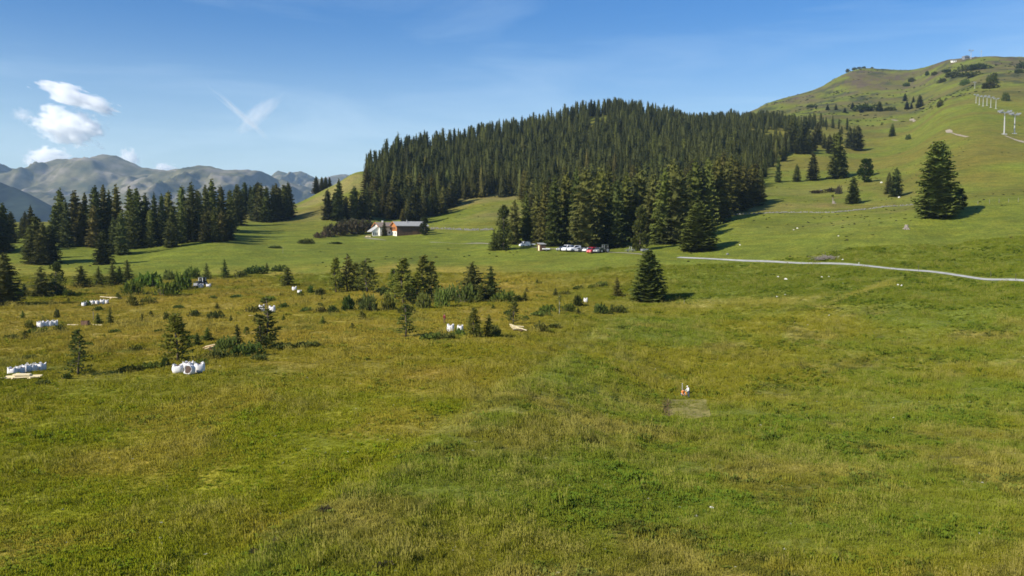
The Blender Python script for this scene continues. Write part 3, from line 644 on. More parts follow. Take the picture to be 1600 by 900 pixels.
ANCH = [(42, 575, 'the five white bags'), (75, 505, 'the row of four white bags'), (150, 472, 'the far row of six bags'), (295, 574, 'the nearest bag cluster'), (123, 550, 'the dense nearest left pine'), (276, 530, 'the feathery larch behind the bags'),
        (416, 510, 'the bare-topped pine'), (371, 525, 'the slim dark young spruce'), (331, 541, 'the orange board heap'), (134, 505, 'the brown crate'), (315, 440, 'the small digger'), (449, 430, 'the cone shaped spruce'),
        (548, 425, 'the left feathery conifers'), (628, 440, 'the centre feathery conifers'), (671, 430, 'the right feathery conifers'), (752, 440, 'the dark pine pair'), (633, 500, 'the ragged lone pine'), (712, 512, 'the two white bags near the person'),
        (807, 512, 'the pale board heap'), (874, 475, 'the thin birch'), (1013, 430, 'the big lone spruce'), (964, 448, 'the small neat spruce'), (915, 468, 'the single white bag'), (64, 440, 'the wide spruce at the bog border'), (222, 496, 'the tiny dark spruce'),
        (1515, 85, 'the summit station'), (1540, 158, 'the small lift pylons'), (1577, 195, 'the two big pylons'), (1340, 105, 'the left hill knob'), (1420, 160, 'the tiny slope spruces'), (1291, 398, 'the brush heap'), (1416, 354, 'the tree stump'), (1435, 420, 'the left marker pole'),
        (1464, 300, 'the largest slope spruce'), (1092, 370, 'the wide bushy spruce'), (846, 388, 'the brown hut'), (888, 390, 'the white van'), (925, 390, 'the red van'), (944, 388, 'the tractor'), (985, 390, 'the hay machine'), (787, 370, 'the left leafy tree'), (1500, 612, 'the mown strip')]
def name_by_place(group, noun, size=None):
    ms = [o for o in C.objects if o.get('group') == group]; used = {}
    for o in ms:
        x, y = proj(*o.location); ax, ay, nm = min(ANCH, key=lambda a: math.hypot(a[0] - x, (a[1] - y) * 1.6)); dx, dy = x - ax, (y - ay) * 1.6
        d = ('left of' if dx < 0 else 'right of') if abs(dx) > abs(dy) else ('below' if dy > 0 else 'above')
        used.setdefault((nm, d), []).append((math.hypot(dx, dy), o))
    for (nm, d), L in used.items():
        L.sort(key=lambda q: q[0])
        for i, (_, o) in enumerate(L):
            how = ('just', 'farther', 'well', 'far')[i] if i < 4 else 'farthest'
            sz = ''
            if size: w = o.scale.x * F / o.location.y; sz = 'wide ' if w > size[1] else 'small ' if w < size[0] else 'medium '
            o['label'] = '%s%s %s %s %s' % (sz, noun, how, d, nm)
ORD = ['leftmost', 'second from left', 'third from left', 'fourth from left', 'fifth from left', 'sixth from left', 'seventh from left', 'eighth from left', 'ninth from left', 'tenth from left', 'eleventh from left', 'twelfth from left', 'thirteenth from left']
def name_by_order(limit=13):
    by = {}
    for o in C.objects:
        if o.get('group') and o.get('label'): by.setdefault((o['group'], o['label']), []).append(o)
    for (g, lab), ms in by.items():
        if 2 <= len(ms) <= limit:
            ms.sort(key=lambda o: proj(*o.location)[0])
            for i, o in enumerate(ms): o['label'] = ('rightmost' if i == len(ms) - 1 else ORD[i]) + ' ' + lab
# ------------------------------------------------------------------ single trees and small clumps
GL = 'spruces of the wood on the left'
for px, b, t in [(95, 376, 294), (118, 380, 297), (134, 379, 300), (150, 382, 289), (163, 378, 288), (172, 381, 296), (183, 378, 287), (204, 384, 290), (215, 384, 293), (228, 380, 302),
                 (242, 382, 300), (254, 380, 302), (264, 376, 298), (285, 372, 290), (300, 372, 284), (310, 372, 296), (322, 368, 288), (332, 366, 279), (346, 362, 290), (360, 360, 296), (372, 352, 288), (190, 398, 330),
                 (104, 386, 312), (128, 384, 318), (252, 384, 318), (270, 386, 320), (236, 386, 326), (284, 380, 314), (178, 396, 338), (210, 388, 322), (148, 386, 320), (290, 376, 322), (300, 378, 320), (86, 380, 320)]:
    spruce(px, b, t, 'tall dark spruce in the wood on the left below the far mountains', GL, wide=rnd.uniform(0.85, 1.15), col=(1.45, 1.4, 1.35))
for px, b, t in [(312, 377, 334), (322, 378, 330), (334, 378, 326), (347, 377, 329), (358, 375, 335), (328, 374, 322), (341, 375, 322)]:
    spruce(px, b, t, 'green-brown spruce in the low clump before the left wood', 'spruces of the low clump before the left wood', wide=1.25, col=(1.35, 1.25, 1.2))
for px, b, t in [(398, 344, 290), (408, 346, 286), (417, 347, 291), (427, 346, 289), (436, 345, 292), (444, 343, 288), (451, 340, 284), (403, 338, 284), (432, 340, 286)]:
    spruce(px, b, t, 'dark spruce in the dense clump left of the grassy ridge', 'spruces of the clump left of the grassy ridge', wide=1.15)
for px, b, t in [(370, 336, 288), (383, 334, 284), (392, 334, 290), (376, 334, 298)]:
    spruce(px, b, t, 'dark spruce at the end of the left wood', 'spruces at the end of the left wood', wide=1.1)
for px, b, t in [(-12, 396, 305), (6, 392, 316), (18, 380, 330)]:
    spruce(px, b, t, 'big dark spruce cut by the left edge of the picture', 'spruces at the left picture edge', wide=1.35)
for px, b, t in [(40, 372, 330), (49, 374, 320), (34, 368, 340)]:
    spruce(px, b, t, 'dark spruce at the left end of the left wood', 'spruces at the left end of the left wood', wide=1.3)
for px, b, t in [(57, 411, 336), (68, 413, 348), (80, 411, 352), (50, 405, 350)]:
    spruce(px, b, t, 'greyish green spruce in the clump before the left wood', 'spruces of the small clump before the left wood', wide=1.5, col=(1.2, 1.2, 1.1))
spruce(161, 413, 360, 'short spruce standing alone in the bright meadow before the left wood', wide=1.7)
spruce(8, 478, 394, 'dark spruce at the left picture edge beside the bog', wide=1.6, col=(1.3, 1.3, 1.2))
for px, b, t in [(494, 297, 275), (503, 294, 276), (509, 292, 276), (515, 290, 277)]:
    spruce(px, b, t, 'small dark spruce of the row on the bare grassy ridge', 'spruces on the grassy ridge', wide=1.4)
for px, b, t, wd in [(512, 343, 296, 1.3), (530, 344, 279, 1.3), (523, 342, 300, 1.2), (554, 343, 291, 1.4), (573, 342, 292, 1.3), (564, 340, 305, 1.2), (541, 341, 306, 1.1)]:
    spruce(px, b, t, 'dark spruce in the group on the slope left of the farmhouse', 'spruces left of the farmhouse', wide=wd)
spruce(623, 341, 296, 'dark spruce right behind the white farmhouse', wide=1.25)
spruce(642, 342, 312, 'smaller dark spruce behind the long barn roof', wide=1.2)
spruce(601, 368.5, 346, 'little dark spruce in front of the white farmhouse wall', wide=1.15, Y=426)
leafy(664, 366, 338, 'bushy dark tree at the right end of the long barn', wide=1.25, col=(0.5, 0.52, 0.55), Y=422)
# the bog
young(38, 462, 442, 'squat dark young spruce near the left picture edge above the bog', wide=1.5)
young(64, 464, 415, 'wide dark spruce at the upper left border of the bog', wide=1.7, col=(0.8, .8, .8))
leafy(88, 462, 410, 'greyish green leafy tree at the upper left border of the bog', wide=1.05, col=(0.95, 0.9, 1.0))
young(127, 449, 414, 'broad dark young spruce in the upper bog left of three others', wide=1.7, col=(0.8, .8, .8))
for px, b, t in [(154, 446, 415), (176, 446, 408), (187, 446, 415), (199, 442, 404)]:
    young(px, b, t, 'slim young spruce in the row before the bright meadow on the left', 'young spruces before the bright meadow', wide=1.15, col=(.9, .9, .9))
tree('mountain_pine', 123, 585, 512, [open_pine_mesh(440, 8.0, 2.4, 120, 9, M_PINE, low=0.04)], P_OPENTRUNK, 8.0, 'dense mountain pine nearest on the left between two bag rows', wide=1.1, col=(.75, .75, .75))
young(172, 506, 478, 'small pale young pine in the left bog beside the brown crate')
young(222, 503, 489, 'tiny dark young spruce in the middle of the left bog')
openpine(276, 564, 487, 'feathery light green larch behind the nearest white bags', larch=True, wide=1.4, col=(1.4, 1.4, 1.2))
young(371, 546, 505, 'slim dark young spruce with a thicket at its foot', col=(.75, .75, .75), wide=1.1)
openpine(416, 546, 462, 'bare-topped mountain pine with a leaning trunk in the middle bog', wide=1.2, col=(.85, .85, .85))
tree('mountain_pine', 408, 546, 500, P_OPEN, P_OPENTRUNK, 8.0, 'small ragged pine leaning on the bare-topped pine', wide=1.3)
young(323, 437, 410, 'young spruce beside the cab of the small digger', wide=1.1); young(351, 434, 404, 'slender young spruce right of the small digger', wide=1.0, col=(1.2, 1.2, 1.1))
young(449, 448, 415, 'dark cone shaped spruce beside two white bags in the upper bog', wide=1.55, col=(.75, .75, .75))
young(417, 423, 410, 'little dark spruce in the hedge at the upper bog border', wide=1.2)
for px, b, t, wd, lar in [(525, 457, 400, 0.9, True), (543, 455, 395, 0.85, False), (557, 455, 409, 1.0, True), (573, 457, 401, 1.25, False)]:
    openpine(px, b, t, 'feathery thin-topped conifer in the left group of the middle bog', 'left conifer group in the middle bog', wide=wd * 1.15, larch=lar, col=(1.25, 1.25, 1.1))
for px, b, t, wd, lar in [(616, 470, 418, 1.1, True), (630, 476, 400, 1.05, True), (641, 474, 430, 1.2, False)]:
    openpine(px, b, t, 'light green feathery conifer in the centre group of the middle bog', 'centre conifer group in the middle bog', wide=wd * 1.15, larch=lar, col=(1.25, 1.25, 1.1))
for px, b, t, wd, lar in [(662, 468, 397, 0.95, True), (674, 466, 406, 1.05, True), (652, 470, 424, 1.1, True), (684, 470, 440, 1.4, False)]:
    openpine(px, b, t, 'light green feathery conifer in the right group of the middle bog', 'right conifer group in the middle bog', wide=wd * 1.15, larch=lar, col=(1.25, 1.25, 1.1))
openpine(633, 526, 473, 'ragged open mountain pine alone before the centre conifer group', wide=1.35)
tree('mountain_pine', 738, 470, 408, P_YOUNG, P_YTRUNK, 6.0, 'dense round-shouldered pine, left of the dark pair in the middle bog', wide=1.55, col=(.8, .8, .75))
tree('mountain_pine', 767, 472, 414, P_YOUNG, P_YTRUNK, 6.0, 'dense pointed pine, right of the dark pair in the middle bog', wide=1.25, col=(.75, .75, .7))
tree('mountain_pine', 752, 473, 440, P_YOUNG, P_YTRUNK, 6.0, 'low pine wedged between the two dark pines', wide=1.6, col=(.85, .85, .8))
openpine(740, 527, 479, 'light feathery larch right of the two white bags', larch=True, wide=1.3)
young(764, 527, 489, 'small dense pine beside the feathery larch and white bags', wide=1.35, col=(.9, .9, .85))
openpine(803, 507, 462, 'thin open pine standing behind the pale board heap', wide=1.05)
young(820, 471, 455, 'dark cone shaped bush spruce right of the dark pines', wide=1.6, col=(.8, .8, .75)); young(843, 517, 500, 'small dark spruce right of the pale board heap', wide=1.5)
young(868, 463, 449, 'small dark young spruce above the white birch stem', wide=1.5)
tree('birch_tree', 874, 491, 455, [broadleaf_mesh(860, 9.0, 1.7, 520, 0.25, M_LARCH, 0.4)], trunk_mesh(9.0, 0.085, 0.8, 14, 10, 1.5, 0.3, mat('birch_bark', (0.36, 0.36, 0.32), 0.8)), 9.0, 'thin pale birch with a white stem and sparse leaves', wide=0.9, cat='tree')
young(964, 463, 432, 'small neat spruce left of the big lone spruce', wide=1.2)
tree('spruce_tree', 1013, 469, 389, P_BIG, P_TRUNK, NOM, 'big bushy lone spruce between the bog and the right slope', wide=1.6, col=(2.0, 2.1, 1.5))
# around the parking place
GP = 'tall spruces behind the parked vehicles'
young(772, 391, 357, 'slim dark spruce left of the spruces by the parking place', wide=1.0, col=(.8, .8, .8))
leafy(787, 388, 322, 'light green leafy tree at the left end of the parking wood', wide=0.85, col=(.85, .9, .8), Y=328)
leafy(1000, 392, 320, 'light green leafy tree between parked tractor and wide spruce', wide=1.0, col=(.85, .9, .8), Y=312)
for px, b, t, wd, Y in [(804, 378, 312, 1.0, 350), (822, 374, 300, 1.1, 356), (838, 374, 296, 1.0, 354), (850, 376, 284, 1.0, 350), (866, 380, 272, 1.05, 338), (884, 378, 270, 1.0, 345), (900, 379, 262, 1.05, 340),
                        (938, 374, 262, 1.1, 338), (962, 380, 280, 1.05, 330), (950, 372, 258, 1.0, 350), (978, 366, 268, 1.1, 352), (1020, 366, 268, 1.1, 348), (1038, 372, 262, 1.2, 332), (1060, 370, 262, 1.25, 330),
                        (1050, 366, 250, 1.2, 345), (1085, 350, 250, 1.1, 370), (1105, 352, 246, 1.1, 372), (1000, 366, 262, 1.1, 356), (1120, 344, 244, 1.1, 380)]:
    spruce(px, b, t, 'tall drooping spruce at the edge of the wood behind the parked vehicles', GP, Y, wd, (1.6, 1.55, 1.25))
spruce(915, 387, 262, 'tall drooping spruce right behind the red car', None, 325, 1.15, (1.5, 1.45, 1.2))
tree('spruce_tree', 1092, 391, 316, P_BIG, P_TRUNK, NOM, 'short very wide bushy spruce above the road at the wood corner', wide=1.85, col=(1.9, 1.95, 1.4))
for px, b, t, wd in [(1136, 336, 248, 1.2), (1150, 330, 250, 1.15), (1163, 325, 256, 1.2), (1176, 321, 254, 1.3), (1188, 315, 262, 1.2), (1128, 332, 240, 1.1), (1142, 326, 240, 1.1)]:
    spruce(px, b, t, 'broad spruce at the right end of the hill wood', 'spruces at the right end of the hill wood', wide=wd, col=(1.35, 1.2, 1.1))
# right slope
spruce(1216, 285, 244, 'slim thin spruce with a bare pale stem right of the hill wood', wide=0.75, col=(1.1, 1.1, 1))
spruce(1245, 284, 256, 'small cone shaped spruce on the slope right of the thin spruce', wide=1.25, col=(1.6, 1.65, 1.3))
spruce(1270, 282, 238, 'medium spruce left of the tall ragged one on the slope', wide=1.25, col=(1.2, 1.1, 1))
spruce(1308, 279, 207, 'tall ragged dark spruce in the middle of the right slope', wide=1.15, col=(1.6, 1.65, 1.3))
spruce(1318, 278, 236, 'shorter spruce leaning on the tall ragged spruce', wide=1.3, col=(1.6, 1.65, 1.3))
spruce(1333, 318, 275, 'small spruce just above the stone wall on the right slope', wide=1.4, col=(1.5, 1.5, 1.2))
leafy(1351, 285, 248, 'rounded green leafy tree on the right slope', wide=1.3, col=(.5, .55, .5)); leafy(1358, 275, 247, 'dark rounded tree touching the green leafy tree on the slope', wide=1.1, col=(.4, .43, .42))
spruce(1400, 307, 262, 'spruce, taller of the pair above the stone wall end', wide=1.35, col=(1.4, 1.4, 1.2)); spruce(1389, 303, 269, 'spruce, lower of the pair above the stone wall end', wide=1.4, col=(1.4, 1.4, 1.2))
tree('spruce_tree', 1464, 338, 219, P_BIG, P_TRUNK, NOM, 'largest spruce on the right slope, broad with ragged top', wide=1.28, col=(2.1, 2.2, 1.6))
leafy(1497, 328, 293, 'round grey green bush tree behind the largest slope spruce', wide=1.4, col=(.75, .75, .7), Y=322)
spruce(1394, 213, 193, 'small lone spruce high on the right ski slope', wide=1.7, col=(1.6, 1.65, 1.3))
for px, b, t, wd in [(1327, 232, 197, 1.3), (1340, 235, 196, 1.5), (1334, 228, 200, 1.2)]:
    spruce(px, b, t, 'dark spruce in the small upper group on the right slope', 'upper spruce group on the right slope', wide=wd)
for px, b, t in [(1312, 222, 202), (1288, 232, 208), (1296, 240, 210), (1303, 234, 208), (1262, 240, 205), (1270, 236, 205), (1240, 228, 178), (1250, 240, 200), (1225, 252, 228), (1212, 246, 205), (1236, 236, 186), (1258, 226, 184), (1278, 226, 190)]:
    spruce(px, b, t, 'dark spruce at the thinning right edge of the hill wood', 'spruces at the thinning wood edge', wide=1.35)
for px, b, t in [(1414, 158, 146), (1417, 171, 158), (1424, 170, 160), (1437, 168, 148), (1427, 160, 150)]:
    spruce(px, b, t, 'tiny dark spruce on the upper mountain slope', 'tiny spruces on the upper mountain slope', wide=1.6)
for px, b, t in [(1293, 172, 163), (1306, 172, 162), (1275, 170, 164), (1320, 176, 168), (1346, 176, 168), (1374, 174, 158), (1398, 172, 166), (1332, 170, 160), (1360, 172, 164), (1352, 170, 160)]:
    spruce(px, b, t, 'tiny dark spruce on the mountain slope above the hill wood', 'tiny spruces above the hill wood', wide=1.8)

# ------------------------------------------------------------------ shrubs
GB = 'dwarf pines in the bog'; LB = 'low dark dwarf pine mound growing in the bog'
bog_bushes = [(545, 485, 34, 22), (580, 487, 40, 26), (604, 485, 30, 26), (520, 489, 26, 12), (565, 478, 22, 12), (636, 490, 40, 14), (660, 482, 30, 26), (690, 480, 24, 30), (706, 470, 30, 24), (724, 474, 40, 28), (788, 473, 40, 18), (806, 472, 20, 10),
  (480, 488, 20, 8), (498, 489, 26, 9), (420, 472, 22, 9), (390, 490, 40, 11), (340, 498, 36, 12), (300, 495, 22, 10), (262, 500, 24, 12), (440, 482, 20, 8), (500, 462, 20, 12), (484, 458, 20, 12), (468, 463, 14, 8),
  (238, 448, 60, 22), (255, 462, 56, 20), (285, 452, 40, 26), (215, 462, 44, 22), (262, 438, 20, 16), (300, 436, 26, 18), (205, 478, 30, 16), (232, 475, 30, 10), (372, 434, 30, 10), (400, 428, 40, 12), (440, 424, 34, 10),
  (355, 548, 36, 22), (388, 556, 50, 20), (340, 562, 34, 16), (405, 564, 30, 10), (318, 570, 24, 10), (440, 546, 46, 10), (480, 543, 50, 9), (240, 576, 46, 11), (205, 580, 40, 9), (208, 548, 36, 8), (258, 572, 22, 14),
  (60, 522, 40, 10), (44, 512, 26, 12), (88, 518, 26, 10), (20, 530, 34, 8), (100, 592, 26, 8), (70, 600, 30, 7), (88, 498, 16, 14), (28, 466, 30, 18), (106, 464, 24, 12), (130, 478, 26, 8), (150, 486, 24, 7),
  (675, 532, 44, 12), (700, 530, 30, 10), (715, 525, 24, 12), (748, 528, 30, 18), (770, 526, 24, 16), (838, 518, 40, 12), (866, 512, 30, 7), (858, 488, 30, 12), (884, 487, 28, 12), (905, 478, 24, 16), (938, 490, 26, 16), (962, 489, 36, 11),
  (848, 494, 44, 9), (885, 460, 20, 6), (905, 452, 22, 6), (940, 448, 26, 8), (925, 450, 16, 6), (796, 492, 18, 8), (818, 502, 18, 8), (560, 452, 30, 9), (600, 462, 20, 14), (500, 478, 14, 5), (330, 468, 20, 6), (370, 466, 26, 6), (280, 482, 24, 6), (180, 520, 26, 6), (140, 540, 24, 6), (300, 530, 30, 6), (250, 520, 26, 6), (50, 560, 30, 6)]
for b in bog_bushes:
    pale = (b[0] < 310 and b[1] < 482 and b[2] > 18)
    bush(b[0], b[1], b[2] * (0.85 if b[2] > 2.5 * b[3] else 1), b[3], LB, GB, col=(1.5, 1.55, 1.1) if pale else (1.3, 1.3, 1.05))
GY = 'small young pines dotted over the bog'
r2 = random.Random(3)
for k in range(44):
    px, b = r2.uniform(10, 960), r2.uniform(438, 545)
    if px > 560 and b > 505: continue
    h = r2.uniform(6, 15) * (b - 370) / 110
    (young if r2.random() < .6 else openpine)(px, b, b - h, 'small young pine dotted in the bog', GY, wide=r2.uniform(1.2, 1.8), col=(1.2, 1.25, 1.0))
for px, b, w, h in [(510, 370, 30, 16), (530, 368, 40, 20), (552, 366, 44, 22), (572, 362, 34, 20), (518, 362, 26, 12), (545, 352, 60, 10), (500, 372, 20, 9)]:
    bush(px, b, w, h, 'brownish grey shrub of the thicket left of the farmhouse', 'thicket left of the farmhouse', True, (0.9, 0.9, 0.95))
for px, b, w, h in [(480, 381, 22, 8), (468, 380, 12, 5), (430, 388, 20, 4), (520, 381, 26, 3)]:
    bush(px, b, w, h, 'dark hollow of low shrubs in the bright slope meadow', 'low shrubs in the slope meadow', col=(.9, .9, .9))
for px, b, w, h in [(1490, 121, 34, 9), (1505, 112, 40, 10), (1530, 108, 40, 8), (1550, 130, 26, 14), (1545, 138, 30, 10), (1480, 113, 16, 5), (1460, 118, 14, 6), (1448, 118, 12, 6), (1508, 133, 14, 9), (1595, 107, 30, 10), (1592, 114, 20, 6), (1470, 130, 20, 7), (1520, 120, 40, 8),
                    (1417, 135, 14, 6), (1424, 128, 14, 6), (1358, 172, 50, 8), (1390, 173, 20, 6), (1270, 168, 20, 5), (1335, 108, 8, 4), (1343, 105, 8, 3), (1326, 112, 9, 5), (1350, 104, 7, 3), (1363, 103, 5, 2)]:
    bush(px, b, w, h, 'dark alpine scrub patch high on the right mountain', 'scrub patches on the right mountain', col=(.8, .8, .8))
bush(1469, 167, 17, 11, 'rounded dark bush beside the small lift pylons'); bush(1571, 158, 13, 14, 'round dark bush above the two big lift pylons')
bush(1420, 218, 14, 8, 'flat dark shrub right of the lone spruce on the ski slope')
for px, b, w, h in [(1300, 300, 30, 6), (1310, 303, 14, 12), (1275, 302, 30, 5)]:
    bush(px, b, w, h, 'dry brown shrub on the dry bank above the stone wall', 'dry shrubs above the stone wall', True)

# ------------------------------------------------------------------ the hill wood
front = [(572, 520), (590, 505), (650, 492), (690, 520), (730, 556), (770, 575), (815, 560), (835, 420), (870, 375), (960, 372), (1060, 385), (1125, 400), (1150, 440), (1185, 500), (1200, 640), (1240, 760), (1300, 860), (1340, 900)]
back = [(572, 640), (600, 705), (640, 755), (700, 800), (780, 880), (870, 915), (950, 945), (1060, 1000), (1140, 1020), (1200, 1020), (1260, 1000), (1340, 960)]
cand = []
SKY_X, SKY_Y = zip(*[(555, 240), (575, 238), (598, 233), (606, 212), (622, 206), (636, 214), (650, 204), (690, 201), (720, 196), (760, 189), (800, 185), (840, 180), (865, 175), (890, 159), (915, 154), (960, 152), (1000, 154), (1030, 159), (1060, 171), (1085, 179), (1100, 177), (1130, 173), (1180, 169), (1215, 173), (1250, 180), (1300, 168), (1335, 176)])
gx = 7.0
for iy in range(int(350 / gx), int(1060 / gx)):
    for ix in range(-48, 70):
        x = (ix + rnd.uniform(-0.45, 0.45) + 0.5 * (iy % 2)) * gx; y = (iy + rnd.uniform(-0.45, 0.45)) * gx
        px = 800 + F * x / y
        if px < 572 or px > 1335: continue
        a = np.interp(px, [q for q, _ in front], [q for _, q in front]); b = np.interp(px, [q for q, _ in back], [q for _, q in back])
        a += 14 * float(fbm(np.array(x / 30), np.array(y / 30), 2, 77))
        if not a < y < b: continue
        z = gxy(x, y); pyy = proj(x, y, z)[1]
        if 925 < px < 962 and 184 < pyy < 200: continue
        if px > 1190:
            if rnd.random() < smooth(1190, 1330, px) * 0.75: continue
            if 1150 < px and 205 < pyy < 222 and rnd.random() < 0.8: continue
        if px > 1105 and 203 < pyy < 225 and rnd.random() < 0.5: continue
        h = rnd.uniform(12, 22) * (0.86 if y > 750 else 1.0) * (0.8 if px > 1150 else 1.0)
        if rnd.random() < 0.10: h *= 0.6
        sky_y = np.interp(px, SKY_X, SKY_Y) + rnd.gauss(0, 3)        # the wood's own height falls off towards its edges
        room = (pyy - sky_y) / F * y
        if room < h:
            if room < 6: continue
            h = max(room, 6)
        cand.append((x, y, z, h))
P_PALE = [spruce_mesh(260 + k, NOM, (3.0, 3.6)[k], 18, 7, 2, .4, (.6, .5)[k], ragged=.5, low=.12, material=M_PINE) for k in range(2)]
# which of them show largest: paint them near to far into a coarse picture
cand.sort(key=lambda q: q[1])
free = np.ones((450, 800), bool); seen = []
for k, (x, y, z, h) in enumerate(cand):
    cx, by = proj(x, y, z); _, ty = proj(x, y, z + h); cx, by, ty = cx / 2, by / 2, ty / 2; n = 0; hw = (by - ty) * 0.16
    for r_ in range(max(0, int(ty)), min(449, int(by)) + 1):
        w = hw * (r_ - ty) / max(1e-6, by - ty) ; a, b = int(max(0, cx - w)), int(min(799, cx + w)) + 1
        n += int(free[r_, a:b].sum()); free[r_, a:b] = False
    seen.append(n)
n_have = sum(1 for o in C.objects if o.name.startswith('spruce_tree'))
order = sorted(range(len(cand)), key=lambda k: -seen[k])
single = set(order[:max(0, 300 - n_have)])
mass = []
for k, (x, y, z, h) in enumerate(cand):
    wd = rnd.uniform(0.95, 1.3); rot = rnd.random() * 6.28
    sh = rnd.uniform(0.6, 1.7); warm = rnd.uniform(0.9, 1.25)
    if k in single:
        s = h / NOM
        t = thing('spruce_tree', (x, y, z - 0.2), 'dark spruce in the dense wood covering the hill', 'tree', 'spruces of the hill wood', rot, (s * wd, s * wd, s))
        cr = link('crown', rnd.choice(P_PALE) if rnd.random() < .06 else rnd.choice(P_SPRUCE if y < 560 else P_SPRUCE_LOD), t); cr.color = (sh * warm, sh, sh * 0.95, 1); link('trunk', P_TRUNK, t)
    else: mass.append((x, y, z - 0.2, h / NOM * wd, h / NOM, rot))

def scatter(name, pts, scl, rot, meshes, pick, tint=None):
    """many instances of a few meshes as one object"""
    coll = bpy.data.collections.new(name + '_sources')
    for i, me in enumerate(meshes):
        o = bpy.data.objects.new('source_%02d' % i, me); coll.objects.link(o)
    n = len(pts); me = bpy.data.meshes.new(name); me.vertices.add(n); me.vertices.foreach_set('co', np.asarray(pts, np.float32).ravel())
    me.attributes.new('scl', 'FLOAT_VECTOR', 'POINT').data.foreach_set('vector', np.asarray(scl, np.float32).ravel())
    me.attributes.new('rot', 'FLOAT_VECTOR', 'POINT').data.foreach_set('vector', np.asarray(rot, np.float32).ravel())
    me.attributes.new('pick', 'INT', 'POINT').data.foreach_set('value', np.asarray(pick, np.int32))
    if tint is not None: me.attributes.new('tint', 'FLOAT_COLOR', 'POINT').data.foreach_set('color', np.asarray(tint, np.float32).ravel())
    o = link(name, me); o['kind'] = 'stuff'
    g = bpy.data.node_groups.new(name, 'GeometryNodeTree'); N, L = g.nodes, g.links
    g.interface.new_socket('Geometry', in_out='INPUT', socket_type='NodeSocketGeometry'); g.interface.new_socket('Geometry', in_out='OUTPUT', socket_type='NodeSocketGeometry')
    gi, go = N.new('NodeGroupInput'), N.new('NodeGroupOutput'); ip = N.new('GeometryNodeInstanceOnPoints')
    ci = N.new('GeometryNodeCollectionInfo'); ci.inputs['Collection'].default_value = coll; ci.inputs['Separate Children'].default_value = True; ci.inputs['Reset Children'].default_value = True
    def na(nm, ty):
        q = N.new('GeometryNodeInputNamedAttribute'); q.data_type = ty; q.inputs['Name'].default_value = nm; return q.outputs['Attribute']
    e2r = N.new('FunctionNodeEulerToRotation'); L.new(na('rot', 'FLOAT_VECTOR'), e2r.inputs[0])
    L.new(gi.outputs[0], ip.inputs['Points']); L.new(ci.outputs[0], ip.inputs['Instance']); ip.inputs['Pick Instance'].default_value = True
    L.new(na('pick', 'INT'), ip.inputs['Instance Index']); L.new(e2r.outputs[0], ip.inputs['Rotation']); L.new(na('scl', 'FLOAT_VECTOR'), ip.inputs['Scale'])
    L.new(ip.outputs[0], go.inputs[0])
    md = o.modifiers.new('scatter', 'NODES'); md.node_group = g
    return o
print('forest', len(cand), 'single', len(single), 'mass', len(mass), 'listed', n_have)
mm = np.array(mass)
fw = scatter('spruce_wood', mm[:, :3], mm[:, [3, 3, 4]], np.stack([0 * mm[:, 5], 0 * mm[:, 5], mm[:, 5]], 1), P_SPRUCE_LOD + P_PALE, np.where(rng.random(len(mm)) < 0.07, rng.integers(8, 10, len(mm)), rng.integers(0, 8, len(mm))))
tag(fw, 'dense dark spruces filling the wood on the hill', 'wood')

# ------------------------------------------------------------------ grass
def tuft_mesh(seed, n, spread, hgt, wid):
    r = random.Random(seed); v, f = [], []
    for k in range(n):
        a = r.random() * 6.28; q = spread * math.sqrt(r.random()); x, y = q * math.cos(a), q * math.sin(a); b = r.random() * 6.28
        hh = hgt * r.uniform(0.5, 1.15); ln = r.uniform(0.15, 0.75) * hh; w = wid * r.uniform(0.7, 1.3)
        c, s = math.cos(b), math.sin(b); i = len(v)
        v.extend([(x - s * w, y + c * w, -0.05), (x + s * w, y - c * w, -0.05), (x + c * ln * 0.45 + s * w * .6, y + s * ln * 0.45 - c * w * .6, hh * 0.62), (x + c * ln, y + s * ln, hh)])
        f.append((i, i + 1, i + 2)); f.append((i, i + 2, i + 3))
    return pyd('grass_tuft', v, f, M_BLADE)
TUFTS = [tuft_mesh(900 + k, 18, 0.30, 0.21, 0.022) for k in range(5)] + [tuft_mesh(920 + k, 18, 0.42, 0.16, 0.036) for k in range(3)]
def stalk_mesh(seed):
    r = random.Random(seed); v, f = [], []
    for k in range(9):
        a = r.random() * 6.28; q = 0.3 * math.sqrt(r.random()); x, y = q * math.cos(a), q * math.sin(a); h = r.uniform(0.25, 0.5); dx, dy = r.uniform(-.12, .12), r.uniform(-.12, .12); i = len(v)
        v.extend([(x - .006, y, 0), (x + .006, y, 0), (x + dx, y + dy, h)]); f.append((i, i + 1, i + 2)); i = len(v)
        v.extend([(x + dx * .7 - .022, y + dy * .7, h * .8), (x + dx * .7 + .022, y + dy * .7 + .01, h * .8), (x + dx * 1.2, y + dy * 1.2, h * 1.12)]); f.append((i, i + 1, i + 2))
    return pyd('grass_stalks', v, f, M_BLADE)
def weed_mesh(seed):
    r = random.Random(seed); v, f = [], []
    for k in range(16):
        a = r.random() * 6.28; L = r.uniform(.12, .3); h = r.uniform(.05, .22); w = L * .28; c, s_ = math.cos(a), math.sin(a); ox, oy = r.uniform(-.15, .15), r.uniform(-.15, .15); i = len(v)
        v.extend([(ox, oy, .02), (ox + c * L * .55 - s_ * w, oy + s_ * L * .55 + c * w, h), (ox + c * L, oy + s_ * L, h * .8), (ox + c * L * .55 + s_ * w, oy + s_ * L * .55 - c * w, h)]); f.append((i, i + 1, i + 2, i + 3))
    return pyd('broad_leaved_weed', v, f, M_BLADE)
TUFTS += [stalk_mesh(940 + k) for k in range(2)] + [weed_mesh(950 + k) for k in range(3)]
